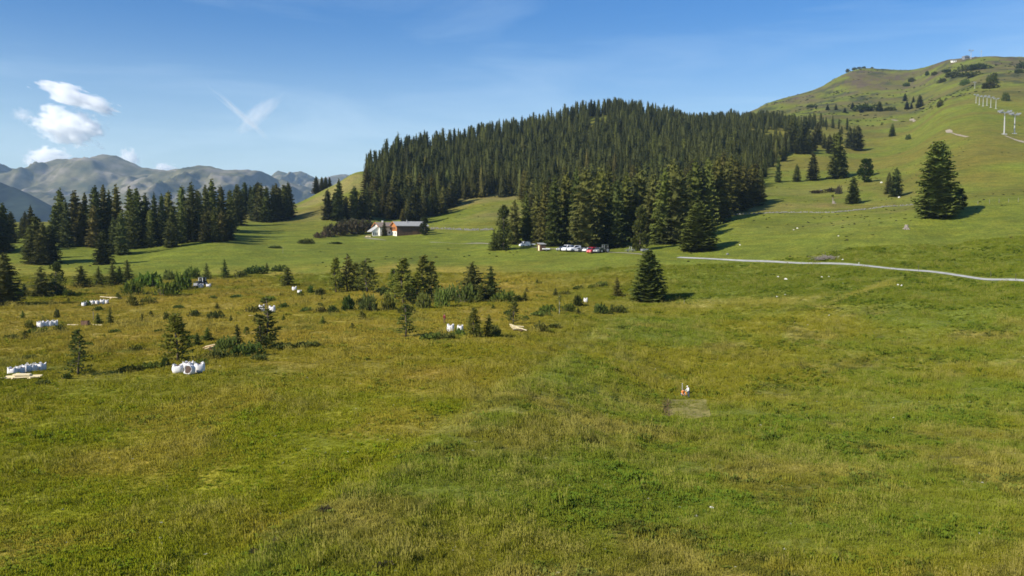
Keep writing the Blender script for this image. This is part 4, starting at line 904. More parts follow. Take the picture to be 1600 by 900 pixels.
def sample_grass(n, y0, y1, power):
    t = rng.random(n); e = 2 - power                                # density falls with depth as Y**-power
    Y = (y0 ** e + t * (y1 ** e - y0 ** e)) ** (1 / e)
    u = rng.uniform(-0.66, 0.66, n); return u, Y
gu, gY = sample_grass(420000, 34, 270, 1.65)
gX = gu * gY; gZ = gz(gu, gY)
mw = in_mown(gX, gY); keep = ~(mw & (rng.random(len(gX)) < 0.6))
ex = np.array([e for e in EXCL if e[1] < 330])
for e in ex: keep &= (gX - e[0]) ** 2 + (gY - e[1]) ** 2 > (e[2] + (1.6 if e[1] > 180 else 0.4)) ** 2
ppx, ppy = proj(gX, gY, gZ)
lush = smooth(60, -40, ppx - (360 + (900 - ppy) * 653 / 430)); patch = fbm(gX / 5, gY / 5, 3, 41)
keep &= rng.random(len(gX)) < np.clip(0.70 + 0.45 * patch + 0.1 * (1 - lush), 0.12, 1)
keep &= ~((np.abs(ppy - 638) < 12) & (ppx > 1140) & (rng.random(len(gX)) < 0.6))
gX, gY, gZ, mw = gX[keep], gY[keep], gZ[keep], mw[keep]; patch = patch[keep]; N_ = len(gX)
tint = cover_colour(gX, gY, gZ) * (1.15 + 0.5 * rng.normal(0, 0.2, N_))[:, None].clip(0.6, 1.9)
wv = fbm(gX / 6, gY / 6, 3, 47); kind = rng.integers(0, 8, N_)
weed = rng.random(N_) < np.clip(0.02 + 0.35 * wv * (0.4 + 0.6 * (1 - lush[keep])), 0, 0.4); stalk = ~weed & (rng.random(N_) < np.clip(0.07 - 0.2 * wv, 0.02, 0.3))
kind[weed] = rng.integers(10, 13, weed.sum()); kind[stalk] = rng.integers(8, 10, stalk.sum())
tint[weed] *= np.array((0.66, 0.82, 0.85)); tint[stalk] = tint[stalk] * 0.5 + np.array((0.165, 0.14, 0.055))
flower = rng.random(N_) < 0.004; tint[flower] = (0.6, 0.6, 0.5); kind[flower] = rng.integers(10, 13, flower.sum())
tint[mw] = tint[mw] * 0.5 + np.array((0.10, 0.10, 0.035))
tint[:, 2] *= np.where(flower, 1, 0.72)
tint = np.concatenate([tint.clip(0.008, 0.6), np.ones((N_, 1))], 1)
sz = rng.uniform(0.5, 1.15, N_) * (1 + 0.3 * fbm(gX / 2.5, gY / 2.5, 2, 43)) * np.clip(0.9 + (gY - 60) / 180, 0.85, 2.0)
sz = np.where(flower, 0.3, sz); hum = np.clip(2.2 * fbm(gX / 1.3, gY / 1.3, 2, 49) - 0.35, 0, 1.5) * (0.5 + 0.5 * (1 - lush[keep])) * smooth(190, 120, gY)
for q_ in ((1076, 622), (1066.5, 620.5)):
    c_ = hit(*q_); hum = np.where((gX - c_.x) ** 2 + (gY - c_.y + 1) ** 2 < 6, 0, hum)
hz = sz * (np.clip(1 + 0.35 * patch, 0.5, 1.4) + 1.1 * hum) * np.where(mw, 0.3, 1)
grass = scatter('meadow_grass', np.stack([gX, gY, gZ + 0.06 * mw], 1), np.stack([sz, sz, hz], 1), np.stack([rng.normal(0, .1, N_), rng.normal(0, .1, N_), rng.uniform(0, 6.28, N_)], 1), TUFTS, kind, tint)
tag(grass, 'rough green and straw coloured grass covering the near meadow', 'grass')
# rough tussocks and heather on the slopes
tu, tY = rng.uniform(-0.62, 0.62, 60000), np.exp(rng.uniform(math.log(230), math.log(1900), 60000))
tX = tu * tY; tZ = gz(tu, tY); q1, q2 = proj(tX, tY, tZ)
cl = fbm(tX / 26, tY / 26, 4, 61) + 0.5 * fbm(tX / 90, tY / 90, 3, 62)
high = smooth(850, 1150, tY) * smooth(1150, 1220, q1)
pr = high * np.clip(0.8 * cl - 0.05, 0, 0.7) + (1 - high) * smooth(360, 300, q2) * np.clip(0.25 * cl - 0.02, 0, 0.12) + (tY < 420) * np.clip(0.10 * cl - 0.02, 0, 0.06)
k = rng.random(len(tX)) < pr; tX, tY, tZ, high = tX[k], tY[k], tZ[k], high[k]
ts = np.where(high > 0.5, rng.uniform(0.6, 2.4, len(tX)), rng.uniform(0.25, 0.6, len(tX)))
scrub = scatter('slope_scrub', np.stack([tX, tY, tZ], 1), np.stack([ts, ts, ts * rng.uniform(0.35, 0.7, len(ts))], 1), np.stack([0 * ts, 0 * ts, rng.uniform(0, 6.28, len(ts))], 1), P_BUSH[:2] + P_HEATH[:2], rng.integers(0, 4, len(ts)))
tag(scrub, 'low heather and rough tussocks dotted over the slopes', 'heather')
print('scrub', len(ts), 'grass', N_)

# ------------------------------------------------------------------ white bulk bags
M_BAG = mat('white_woven_plastic', (0.70, 0.68, 0.67), 0.75, noise=(3, 0.14)); M_SOIL = mat('dark_peat', (0.075, 0.05, 0.04), 0.95, noise=(9, 0.4)); M_LOOP = mat('white_webbing', (0.75, 0.75, 0.76), 0.7)
def ring(rx, ry, z, n, p, wob, r):
    out = []
    for k in range(n):
        a = 6.28318 * k / n; c, s = math.cos(a), math.sin(a)
        q = (abs(c) ** p + abs(s) ** p) ** (-1 / p) * (1 + wob * r.uniform(-1, 1)); out.append((rx * q * c, ry * q * s, z + wob * 0.5 * r.uniform(-1, 1) - (0.07 * math.cos(4 * a) if z > 0.6 else 0)))
    return out
def bag_meshes(seed, slump=0.0):
    r = random.Random(seed); n = 20; v, f = [], []
    prof = [(0.40, 0.0), (0.47, 0.06), (0.50, 0.3), (0.52, 0.55), (0.49, 0.8), (0.45, 0.98), (0.41, 1.0), (0.40, 0.86 - 0.1 * slump)]
    for i, (q, z) in enumerate(prof): v += ring(q * (1 + 0.05 * r.uniform(-1, 1)), q, z * (1 - 0.25 * slump), n, 3.2, 0.025 + 0.03 * slump, r)
    for i in range(len(prof) - 1):
        for k in range(n): f.append((i * n + k, i * n + (k + 1) % n, (i + 1) * n + (k + 1) % n, (i + 1) * n + k))
    f.append(tuple(range(n))[::-1]); body = pyd('sack', v, f, M_BAG, True)
    v = ring(0.41, 0.41, 0.86 * (1 - 0.25 * slump), n, 3, 0.03, r) + [(0.05, 0.03, 1.04 * (1 - 0.25 * slump))]
    fill = pyd('soil_fill', v, [(k, (k + 1) % n, n) for k in range(n)], M_SOIL, True)
    loops = []
    for k in range(4):
        a = math.pi / 4 + k * math.pi / 2; c, s = math.cos(a) * 0.52, math.sin(a) * 0.52; t = (-math.sin(a) * 0.15, math.cos(a) * 0.15); h = r.uniform(0.1, 0.2)
        z = 0.97 * (1 - 0.25 * slump)
        loops.append(MB().tube([(c * .9 + t[0], s * .9 + t[1], z - 0.12), (c + t[0] * .8, s + t[1] * .8, z + h * .7), (c, s, z + h), (c - t[0] * .8, s - t[1] * .8, z + h * .7), (c * .9 - t[0], s * .9 - t[1], z - 0.12)], 0.026, 4).mesh('loop', M_LOOP, True))
    return body, fill, loops
BAGS = [bag_meshes(50 + k, (0, 0.15, 0.35, 0.0)[k]) for k in range(4)]
def bag(px, base, w, h, label, group=None, fallen=False, rz=None, Y=None):
    p = at(px, Y) if Y else hit(px, base); m = p.y / F
    b, fl, lo = BAGS[rnd.randrange(4)] if not fallen else BAGS[2]
    t = thing('bulk_bag', p - Vector((0, 0, 0.04)), label, 'bulk bag', group, rz if rz is not None else rnd.uniform(-0.5, 0.5), (w * m, w * m, h * m * .92))
    if fallen:
        t.rotation_euler = (math.radians(78), 0, math.radians(-20)); t.location.z += 0.42 * w * m; t.location.y += 0.5
    link('sack', b, t); link('soil_fill', fl, t)
    for q in lo: link('loop', q, t)
    return t
G1 = 'bags of the nearest left row'
for (a, lab) in [((20, 587, 14, 14), 'white bulk bag at the left end of the five behind the boards'), ((32, 585, 12, 15), 'white bulk bag second from left in the five behind the boards'), ((42, 583, 12, 15), 'white bulk bag in the middle of the five behind the boards'), ((52, 582, 11, 14), 'white bulk bag second from right in the five behind the boards'), ((64, 580, 14, 14), 'white bulk bag at the right end of the five behind the boards')]: bag(*a, lab, G1)
G2 = 'bags of the middle left row'
for (a, lab) in [((63, 512, 9, 11), 'white bulk bag at the left end of the row of four in the bog'), ((71, 511, 8.5, 10), 'white bulk bag second in the row of four in the bog'), ((78, 510.5, 8.5, 10), 'white bulk bag third in the row of four in the bog'), ((86, 510, 8, 10), 'white bulk bag at the right end of the row of four in the bog')]: bag(*a, lab, G2)
G3 = 'bags of the far left row'
for (a, lab) in [((131, 478.5, 6, 7), 'small looking bulk bag at the left end of the far row of six'), ((138, 477.5, 6.5, 8), 'bulk bag second from left in the far row of six'), ((145, 476, 6, 7), 'bulk bag third from left in the far row of six'), ((152, 475.5, 6, 7), 'bulk bag fourth from left in the far row of six'), ((160, 475, 7, 8), 'bulk bag second from right in the far row of six'), ((167, 474, 5, 6), 'bulk bag at the right end of the far row beside long boards')]: bag(*a, lab, G3)
G4 = 'bags of the nearest cluster'
bag(278, 582, 17, 14, 'white bulk bag at the left of the nearest cluster of four', G4, rz=0.3); bag(294, 579, 15, 16, 'tallest white bulk bag at the back of the nearest cluster', G4, rz=-0.1); bag(312, 581, 16, 15, 'white bulk bag at the right of the nearest cluster of four', G4, rz=0.5)
bag(298, 585, 15, 13, 'toppled bulk bag with its dark open mouth facing the camera', G4, True)
G5 = 'bags beside the bare-topped pine'
bag(401, 488, 11, 8, 'low slumped white bag left of the bare-topped pine', G5); bag(409, 487, 9, 12, 'upright white bag just left of the bare-topped pine', G5); bag(425, 488, 10, 11, 'white bag with dark mouth right of the bare-topped pine', G5)
bag(314, 450, 7, 7, 'white bag in front of the small digger, left of two'); bag(326, 449, 7, 6, 'white bag in front of the small digger, right of two')
bag(460, 454, 7, 7, 'white bag beside the cone shaped spruce, left of two'); bag(468, 458, 6, 5, 'low white bag beside the cone shaped spruce, right of two')
bag(704, 519, 11, 13, 'white bag right below the person in dark red'); bag(719, 517.5, 9, 11, 'white bag partly behind the feathery larch branches')
bag(915, 473, 6, 8, 'single white bag among bushes left of the lone spruce')

# ------------------------------------------------------------------ boards
M_BOARD = mat('pale_fresh_boards', (0.74, 0.62, 0.38), 0.8, noise=(3, 0.2)); M_BOARD2 = mat('orange_tinted_boards', (0.50, 0.33, 0.15), 0.8, noise=(3, 0.25)); M_BROWN = mat('brown_stained_wood', (0.13, 0.075, 0.045), 0.85, noise=(5, 0.3))
PLANK = {}
def plank_mesh(m):
    if m.name not in PLANK: PLANK[m.name] = MB().box(-0.5, 0.5, -0.5, 0.5, -0.5, 0.5).mesh('plank', m)
    return PLANK[m.name]
def boards(px, base, label, planks, mats=(M_BOARD,), rz=0):
    """planks: (dx, dy, z, length, width, thickness, yaw, tilt) in metres"""
    p = hit(px, base); t = thing('board_pile', p, label, 'boards', None, rz)
    for k, (dx, dy, z, L, wd, th, yw, tl) in enumerate(planks):
        o = link('plank', plank_mesh(mats[k % len(mats)]), t); o.location = (dx, dy, z); o.scale = (L, wd, th); o.rotation_euler = (rnd.uniform(-0.06, 0.06), tl, yw)
    return t
boards(32, 594, 'long pale boards lying before the five white bags', [(0, 0, .32, 4.0, .3, .12, .12, -.03), (.25, .3, .42, 3.6, .26, .1, .1, -.02), (.1, .1, .56, 1.7, .4, .14, .1, 0), (.15, .35, .58, 1.5, .3, .14, .12, .03), (-.8, -.1, .14, .3, .4, .32, 1.4, 0), (.9, .1, .15, .3, .4, .32, 1.4, 0)])
boards(331, 547, 'heap of orange tinted boards beside the thicket and slim spruce', [(-.3, -.1, .55, 1.7, .3, .08, .5, -.25), (0, .1, .66, 1.8, .3, .08, .3, -.2), (.3, .0, .6, 1.5, .3, .08, .7, -.12), (.1, -.3, .5, 1.9, .25, .08, .15, -.3), (.5, .2, .72, 1.2, .3, .08, -.2, -.2), (0, .1, .2, .9, .9, .4, .3, 0)], (M_BOARD2, M_BOARD, M_BOARD2, M_BOARD, M_BOARD2, M_BROWN))
boards(809, 517, 'messy heap of pale yellow boards right of the feathery larch', [(-.6, .3, .85, 1.7, .42, .1, -.3, .3), (-.2, 0, .62, 2.3, .4, .1, -.15, .2), (.1, .25, .78, 1.9, .4, .1, .2, .1), (.5, -.1, .45, 2.2, .36, .1, -.3, .28), (0, -.35, .4, 1.7, .4, .1, .35, 0), (-.35, .2, .5, 1.5, .6, .12, .1, .1), (.9, .0, .3, 1.3, .3, .1, -.35, .2), (0, 0, .18, 1.6, .8, .3, 0, 0)], (M_BOARD,) * 7 + (M_BROWN,))
boards(173, 467, 'two long boards lying right of the far row of bags', [(-1.0, 0, .4, 2.9, .3, .12, -.15, .08), (1.0, .1, .32, 3.0, .3, .12, -.1, .04), (0, 0, .12, .3, .5, .24, .2, 0)])
boards(134, 509, 'brown crate with pale boards at both sides in the left bog', [(-2.2, 0, .18, 1.9, .25, .1, 0, .03), (2.0, .0, .16, 1.6, .25, .1, 0, .04), (-.55, 0, .45, .12, 1.0, .9, 0, 0), (.55, 0, .45, .12, 1.0, .9, 0, 0), (0, -.5, .42, 1.1, .1, .85, 0, 0), (0, .5, .42, 1.1, .1, .85, 0, 0), (0, 0, .3, 1.0, .9, .4, 0, 0)], (M_BOARD, M_BOARD, M_BROWN, M_BROWN, M_BROWN, M_BROWN, M_BROWN))
boards(394, 494, 'single short board in the grass left of the bare-topped pine', [(0, 0, .15, 1.3, .22, .08, .15, -.05), (.1, .15, .1, 1.0, .2, .08, .1, 0)])
boards(827, 385, 'brown leaning boards by the small white van', [(0, 0, .9, 2.4, .4, .1, .4, -.5), (.2, .3, .7, 2.0, .4, .1, .3, -.4), (-.2, .1, .5, 1.4, .6, .9, .2, 0)], (M_BROWN, M_BOARD2, M_BROWN))

# ------------------------------------------------------------------ vehicles
M_WHITE = mat('white_car_paint', (0.80, 0.80, 0.80), 0.35, noise=(1, 0.04), spec=0.5); M_RED = mat('red_car_paint', (0.55, 0.03, 0.045), 0.35, noise=(1, 0.1), spec=0.5); M_GREYP = mat('grey_car_paint', (0.20, 0.21, 0.22), 0.35, noise=(1, 0.1), spec=0.5)
M_DARKP = mat('dark_green_machine_paint', (0.05, 0.065, 0.045), 0.5, noise=(2, 0.2)); M_GLASS = mat('dark_window_glass', (0.02, 0.025, 0.03), 0.08, noise=(1, 0.1), spec=0.7)
M_TYRE = mat('black_tyre_rubber', (0.02, 0.02, 0.02), 0.9); M_STEEL = mat('dull_grey_steel', (0.28, 0.29, 0.30), 0.5, metal=0.3); M_LAMP = mat('clear_lamp_lens', (0.7, 0.7, 0.66), 0.2); M_TAIL = mat('red_lamp_lens', (0.4, 0.02, 0.02), 0.3)
def wheel_mesh(R, w):
    mb = MB(); n = 14; v = []
    for x, q in ((-w / 2, .72), (-w / 2, 1), (w / 2, 1), (w / 2, .72)):
        for k in range(n): v.append((R * q * math.cos(6.283 * k / n), x, R * q * math.sin(6.283 * k / n)))
    f = [(i * n + k, i * n + (k + 1) % n, (i + 1) * n + (k + 1) % n, (i + 1) * n + k) for i in range(3) for k in range(n)]
    f.append(tuple(range(n))[::-1]); f.append(tuple(3 * n + k for k in range(n))); mb.add(v, f); return mb.mesh('wheel', M_TYRE)
def rim_mesh(R, w):
    mb = MB(); n = 10; mb.add([(R * .6 * math.cos(6.283 * k / n), s * (w / 2 + .012), R * .6 * math.sin(6.283 * k / n)) for s in (-1, 1) for k in range(n)], [tuple(range(n))[::-1], tuple(range(n, 2 * n))]); return mb.mesh('rim', M_STEEL)
WH = {}
def wheels(t, spots, R, w):
    if (R, w) not in WH: WH[(R, w)] = (wheel_mesh(R, w), rim_mesh(R, w))
    a, b = WH[(R, w)]
    for x, y in spots:
        o = link('wheel', a, t); o.location = (x, y, R); link('rim', b, o)
BODY = {   # side outline (x forward, z up), glass panes (side outline), length axis x
 'van': ([(-2.3, .35), (-2.35, .9), (-2.3, 1.95), (-2.1, 2.05), (.9, 2.05), (1.15, 1.95), (1.75, 1.2), (2.35, 1.0), (2.45, .6), (2.4, .35)], [(.35, 1.3), (.35, 1.85), (1.0, 1.85), (1.5, 1.3)], 1.85, (1.2, 1.93, 1.72, 1.24)),
 'car': ([(-2.0, .3), (-2.1, .75), (-1.95, 1.0), (-1.6, 1.45), (-1.2, 1.52), (.1, 1.5), (.9, 1.02), (1.8, .88), (2.05, .6), (2.0, .3)], [(-1.45, 1.05), (-1.3, 1.4), (.05, 1.4), (.6, 1.05)], 1.72, (.14, 1.49, .86, 1.05)),
 'suv': ([(-2.1, .4), (-2.15, 1.0), (-2.0, 1.72), (-1.7, 1.8), (.2, 1.78), (.85, 1.18), (1.9, 1.05), (2.15, .75), (2.1, .4)], [(-1.75, 1.15), (-1.65, 1.65), (.12, 1.65), (.6, 1.15)], 1.8, (.24, 1.77, .8, 1.22)),
}
def car(kind, px, base, paint, yaw, label, scale=1.0, group=None, Y=None):
    prof, pane, wd, ws = BODY[kind]; p = hit(px, base) if not Y else at(px, Y); scale *= 1.3
    t = thing('parked_van' if kind == 'van' else 'parked_car', p, label, 'van' if kind == 'van' else 'car', group, yaw, (scale,) * 3); h = wd / 2
    mb = MB(); n = len(prof); rings = []
    for y, q in ((-h, .93), (-h * .86, 1), (h * .86, 1), (h, .93)): rings.append([(x * (q if z < 1 else q - .02), y * (1 if z < 1.05 else .88), .35 + (z - .35) * (1 if q == 1 else .985)) for x, z in prof])
    v = [q for r_ in rings for q in r_]; f = [(i * n + k, i * n + (k + 1) % n, (i + 1) * n + (k + 1) % n, (i + 1) * n + k) for i in range(3) for k in range(n)]
    f.append(tuple(range(n))[::-1]); f.append(tuple(3 * n + k for k in range(n))); mb.add(v, f); mb.build('body', paint, t)
    for s in (-1, 1):
        y0 = s * h * .885; y1 = s * (h * .885 + .02) ; MB().prism(pane, min(y0, y1), max(y0, y1)).build('side_window', M_GLASS, t)
        MB().box(prof[-2][0] - .05, prof[-2][0] + .02, s * h * .62 - .16, s * h * .62 + .16, .62, .8).build('headlight', M_LAMP, t)
        MB().box(prof[1][0] - .02, prof[1][0] + .05, s * h * .75 - .1, s * h * .75 + .1, .75, 1.0).build('tail_light', M_TAIL, t)
    a, b, c, d = ws; nx, nz_ = (b - d), (c - a); L = math.hypot(nx, nz_); nx, nz_ = nx / L * .025, nz_ / L * .025
    MB().add([(a + nx, -h * .74, b + nz_), (c + nx, -h * .8, d + nz_), (c + nx, h * .8, d + nz_), (a + nx, h * .74, b + nz_), (a - nx, -h * .74, b - nz_), (c - nx, -h * .8, d - nz_), (c - nx, h * .8, d - nz_), (a - nx, h * .74, b - nz_)], [(0, 1, 2, 3), (7, 6, 5, 4), (0, 4, 5, 1), (1, 5, 6, 2), (2, 6, 7, 3), (3, 7, 4, 0)]).build('windscreen', M_GLASS, t)
    wheels(t, [(x, s * (h - .1)) for x in (-1.3, 1.3) for s in (-1, 1)], .34, .22); return t
car('van', 820, 385.5, M_WHITE, math.radians(215), 'small white van at the left end of the parking place', 0.72)
car('car', 878, 392, M_GREYP, math.radians(225), 'dark grey car, leftmost of the row of parked cars', 0.85)
car('van', 887, 392.5, M_WHITE, math.radians(230), 'white van with pale side between the grey and white cars', 0.85)
car('suv', 897, 393, M_WHITE, math.radians(215), 'white car between the white van and the red car', 0.95)
car('car', 906, 393.3, M_GREYP, math.radians(225), 'dark grey car between the white car and the small white one', 0.75)
car('car', 916, 393, M_WHITE, math.radians(240), 'small white car right beside the red car', 0.72)
car('van', 925, 395.5, M_RED, math.radians(235), 'red van parked before the tractor', 0.78)
car('suv', 934, 395, M_GREYP, math.radians(240), 'dark car between the red van and the tractor', 0.8)
def tractor(px, base, yaw, label, paint, frame, scale=1.0, loader=True, cat='tractor', name='tractor'):
    p = hit(px, base); t = thing(name, p, label, cat, None, yaw, (scale,) * 3)
    MB().box(.2, 1.9, -.42, .42, .85, 1.5, taper=.05).box(-1.1, .3, -.5, .5, .8, 1.25).build('hood', paint, t)
    MB().box(1.9, 1.96, -.36, .36, .92, 1.42).build('grille', M_TYRE, t)
    mb = MB()
    for x in (-1.05, .35):
        for y in (-.68, .68): mb.box(x - .06, x + .06, y - .06, y + .06, 1.2, 2.55)
    for y in (-.68, .68): mb.box(-.99, .29, y - .05, y + .05, 1.2, 1.3)
    mb.build('cab_frame', frame, t); MB().box(-1.2, .5, -.8, .8, 2.55, 2.68, taper=.08).build('cab_roof', paint, t)
    MB().box(-.99, .29, -.64, .64, 1.3, 2.54).build('cab_glass', M_GLASS, t)
    wheels(t, [(-.75, -.78), (-.75, .78)], .82, .42); wheels(t, [(1.35, -.68), (1.35, .68)], .5, .3)
    MB().tube([(.9, .3, 1.45), (.9, .3, 2.3)], .04).build('exhaust', M_STEEL, t)
    if loader:
        for s in (-.52, .52): MB().tube([(.25, s, 1.5), (1.6, s, 1.55), (2.5, s, .6)], .07).build('loader_arm', paint, t)
        MB().prism([(2.4, .2), (3.1, .15), (3.1, .25), (2.55, .35), (2.5, 1.0), (2.38, 1.0)], -.85, .85).build('bucket', M_STEEL, t)
    return t
tractor(944, 394.5, math.radians(205), 'dark green tractor with tall cab right of the red van', M_DARKP, M_STEEL, 1.05)
tractor(315, 447, math.radians(250), 'small dark digger with pale cab frame behind two white bags', M_DARKP, M_LOOP, 0.9, True, 'digger', 'compact_digger')
def trailer(px, base, yaw, label, paint, L=3.2, H=.45, scale=1.0):
    p = hit(px, base); t = thing('flat_trailer', p, label, 'trailer', None, yaw, (scale,) * 3)
    MB().box(-L / 2, L / 2, -.85, .85, .55, .65).build('bed', paint, t)
    for s in (-1, 1): MB().box(-L / 2, L / 2, s * .85 - .025, s * .85 + .025, .652, .65 + H).build('side_board', paint, t)
    MB().box(-L / 2, -L / 2 + .05, -.82, .82, .652, .65 + H).build('tail_board', paint, t)
    MB().tube([(L / 2, .3, .5), (L / 2 + 1.1, 0, .45)], .05).tube([(L / 2, -.3, .5), (L / 2 + 1.1, 0, .45)], .05).build('drawbar', M_STEEL, t); wheels(t, [(0, -.8), (0, .8)], .32, .2); return t
trailer(853, 392, .2, 'low white trailer beside the little brown hut', M_WHITE, 2.6, .3); trailer(832, 384.5, .3, 'low pale trailer right of the small white van', M_WHITE, 1.8, .25)
trailer(875, 380.5, .1, 'pale trough trailer standing in the grass above the parked cars', M_WHITE, 1.6, .3, .8)
def machine(px, base, label):
    p = hit(px, base); t = thing('hay_tedder', p, label, 'farm machine', None, .4)
    MB().tube([(-1.6, 0, .9), (1.6, 0, .9)], .08).tube([(0, 0, .9), (0, -1.5, .7)], .07).build('beam', M_STEEL, t)
    for x in (-1.5, -.5, .5, 1.5):
        mb = MB()
        for k in range(6): a = k * 1.047; mb.tube([(x, 0, .75), (x + .65 * math.cos(a), .65 * math.sin(a), .45), (x + .75 * math.cos(a), .75 * math.sin(a), .12)], .035, 4)
        mb.build('rotor', M_STEEL, t)
    MB().tube([(-.5, 0, .9), (-.4, 0, 1.7), (.4, 0, 1.7), (.5, 0, .9)], .05).build('guard_frame', M_WHITE, t); wheels(t, [(-1, 0), (1, 0)], .3, .16); return t
machine(985, 393.5, 'grey hay machine with rotors under the light leafy tree'); trailer(1007, 394.5, .3, 'dark grey trailer half hidden behind the light leafy tree', M_GREYP, 2.2, .6)

# ------------------------------------------------------------------ buildings
M_PLASTER = mat('white_lime_plaster', (0.80, 0.77, 0.70), 0.85, noise=(1.5, 0.06)); M_WOODOR = mat('orange_brown_larch_boards', (0.42, 0.16, 0.045), 0.75, noise=(3, 0.25)); M_WOODBR = mat('weathered_brown_boards', (0.125, 0.075, 0.048), 0.85, noise=(2, 0.3))
M_ROOFG = mat('grey_shingle_roof', (0.30, 0.30, 0.29), 0.8, noise=(2, 0.2)); M_ROOFB = mat('brown_grey_roof', (0.20, 0.16, 0.13), 0.8, noise=(2, 0.2)); M_STONE = mat('grey_field_stone', (0.24, 0.23, 0.21), 0.9, noise=(2, 0.35)); M_CONC = mat('pale_concrete', (0.36, 0.36, 0.35), 0.8, noise=(1, 0.12))
def panes(t, spots, normal, wm, hm):
    """windows: frame with a pane and a sill; spots are centres on the wall, normal 'x-' or 'y-'"""
    for (x, y, z) in spots:
        if normal == 'x':
            w = MB().box(x - .06, x, y - wm / 2, y + wm / 2, z - hm / 2, z + hm / 2).build('window', M_WOODBR, t); MB().box(x - .075, x - .05, y - wm / 2 + .1, y + wm / 2 - .1, z - hm / 2 + .1, z + hm / 2 - .1).build('pane', M_GLASS, w)
        else:
            w = MB().box(x - wm / 2, x + wm / 2, y - .06, y, z - hm / 2, z + hm / 2).build('window', M_WOODBR, t); MB().box(x - wm / 2 + .1, x + wm / 2 - .1, y - .075, y - .05, z - hm / 2 + .1, z + hm / 2 - .1).build('pane', M_GLASS, w)
def gable_house(name, loc, rz, L, D, eave, ridge, wall, roof, label, over=.7, gable=None, base=None):
    """ridge runs along local x from 0 to L, gable end at x = 0 looks to the left"""
    t = thing(name, loc, label, 'house' if 'house' in name else 'barn', None, rz); h = D / 2
    mb = MB(); mb.v = []; P = [(-h, -1.5), (h, -1.5), (h, eave), (0, ridge), (-h, eave)]
    v = [(0, a, b) for a, b in P] + [(L, a, b) for a, b in P]; n = 5
    mb.add(v, [(k, (k + 1) % n, n + (k + 1) % n, n + k) for k in range(n)] + [(4, 3, 2, 1, 0), (5, 6, 7, 8, 9)]); mb.build('wall', wall, t)
    if gable: MB().add([(-.05, -h, base), (-.05, h, base), (-.05, h, eave), (-.05, 0, ridge - .05), (-.05, -h, eave), (-.002, -h, base), (-.002, h, base), (-.002, h, eave), (-.002, 0, ridge - .05), (-.002, -h, eave)], [(0, 4, 3, 2, 1), (5, 6, 7, 8, 9), (0, 1, 6, 5), (1, 2, 7, 6), (2, 3, 8, 7), (3, 4, 9, 8), (4, 0, 5, 9)]).build('gable_boarding', gable, t)
    sl = (ridge - eave) / h
    rf = None
    for s in (-1, 1):
        e = h + over
        v = [(-over, 0, ridge + .03), (L + over, 0, ridge + .03), (L + over, s * e, ridge - sl * e + .03), (-over, s * e, ridge - sl * e + .03)]; v += [(a, b, c + .2) for a, b, c in v]
        q = [(0, 1, 2, 3), (7, 6, 5, 4), (0, 4, 5, 1), (1, 5, 6, 2), (2, 6, 7, 3), (3, 7, 4, 0)]; rf = MB().add(v, q if s > 0 else [a[::-1] for a in q]).build('roof', roof, t)
        MB().add([(-over - .06, 0, ridge - .1), (-over - .06, s * e, ridge - sl * e - .1), (-over - .06, s * e, ridge - sl * e + .24), (-over - .06, 0, ridge + .24), (-over - .003, 0, ridge - .1), (-over - .003, s * e, ridge - sl * e - .1), (-over - .003, s * e, ridge - sl * e + .24), (-over - .003, 0, ridge + .24)], [(0, 1, 2, 3), (7, 6, 5, 4), (0, 4, 5, 1), (1, 5, 6, 2), (2, 6, 7, 3), (3, 7, 4, 0)]).build('bargeboard', M_WOODOR, t)
    return t, rf
YH = 430
hp = at(589, YH); k = YH / F
house, _ = gable_house('farmhouse', hp + Vector((0, 0, -.1)), math.radians(28), 7.4, 8.5, 4.4, 6.3, M_PLASTER, M_ROOFB, 'white plastered farmhouse with brown bargeboards beside the long barn', over=.9)
panes(house, [(0, -2.2, 3.4), (0, 0, 3.4), (0, 2.2, 3.4), (0, -2.2, 1.2), (0, 1.9, 1.2)], 'x', 1.0, 1.15); panes(house, [(4.9, -4.25, 1.4), (5.6, -4.25, 3.3)], 'y', .9, 1.0)
MB().box(2.6, 3.6, -4.32, -4.251, 0, 2.05).build('door', M_WOODBR, house); MB().box(3.0, 3.6, .5, 1.1, 5.6, 7.3).build('chimney', M_PLASTER, house)
# flared lean-to on the left with posts underneath
MB().add([(-3.8, -3.4, 2.0), (-.001, -3.4, 4.6), (-.001, 3.4, 4.6), (-3.8, 3.4, 2.0), (-3.8, -3.4, 1.82), (-.001, -3.4, 4.35), (-.001, 3.4, 4.35), (-3.8, 3.4, 1.82)], [(0, 1, 2, 3), (7, 6, 5, 4), (0, 4, 5, 1), (1, 5, 6, 2), (2, 6, 7, 3), (3, 7, 4, 0)]).build('porch_roof', M_CONC, house)
MB().add([(-3.3, -3.2, -1.2), (-.002, -3.2, -1.2), (-.002, -3.2, 4.3), (-3.3, -3.2, 2.1), (-3.3, -2.9, -1.2), (-.002, -2.9, -1.2), (-.002, -2.9, 4.3), (-3.3, -2.9, 2.1)], [(0, 1, 2, 3), (7, 6, 5, 4), (0, 4, 5, 1), (1, 5, 6, 2), (2, 6, 7, 3), (3, 7, 4, 0)]).build('porch_wall', M_PLASTER, house)
for x in (-2.8, -1.9, -1.0): MB().box(x - .2, x + .2, -3.26, -3.201, .3, 1.5).build('porch_window', M_GLASS, house)
bp_ = at(616, YH - 4)
barn, brf = gable_house('long_barn', bp_ + Vector((0, 0, -.1)), math.radians(28), 15.6, 7.6, 4.9, 6.7, M_WOODBR, M_ROOFG, 'long brown wooden barn with grey roof and orange gable', over=.7, gable=M_WOODOR, base=2.2)
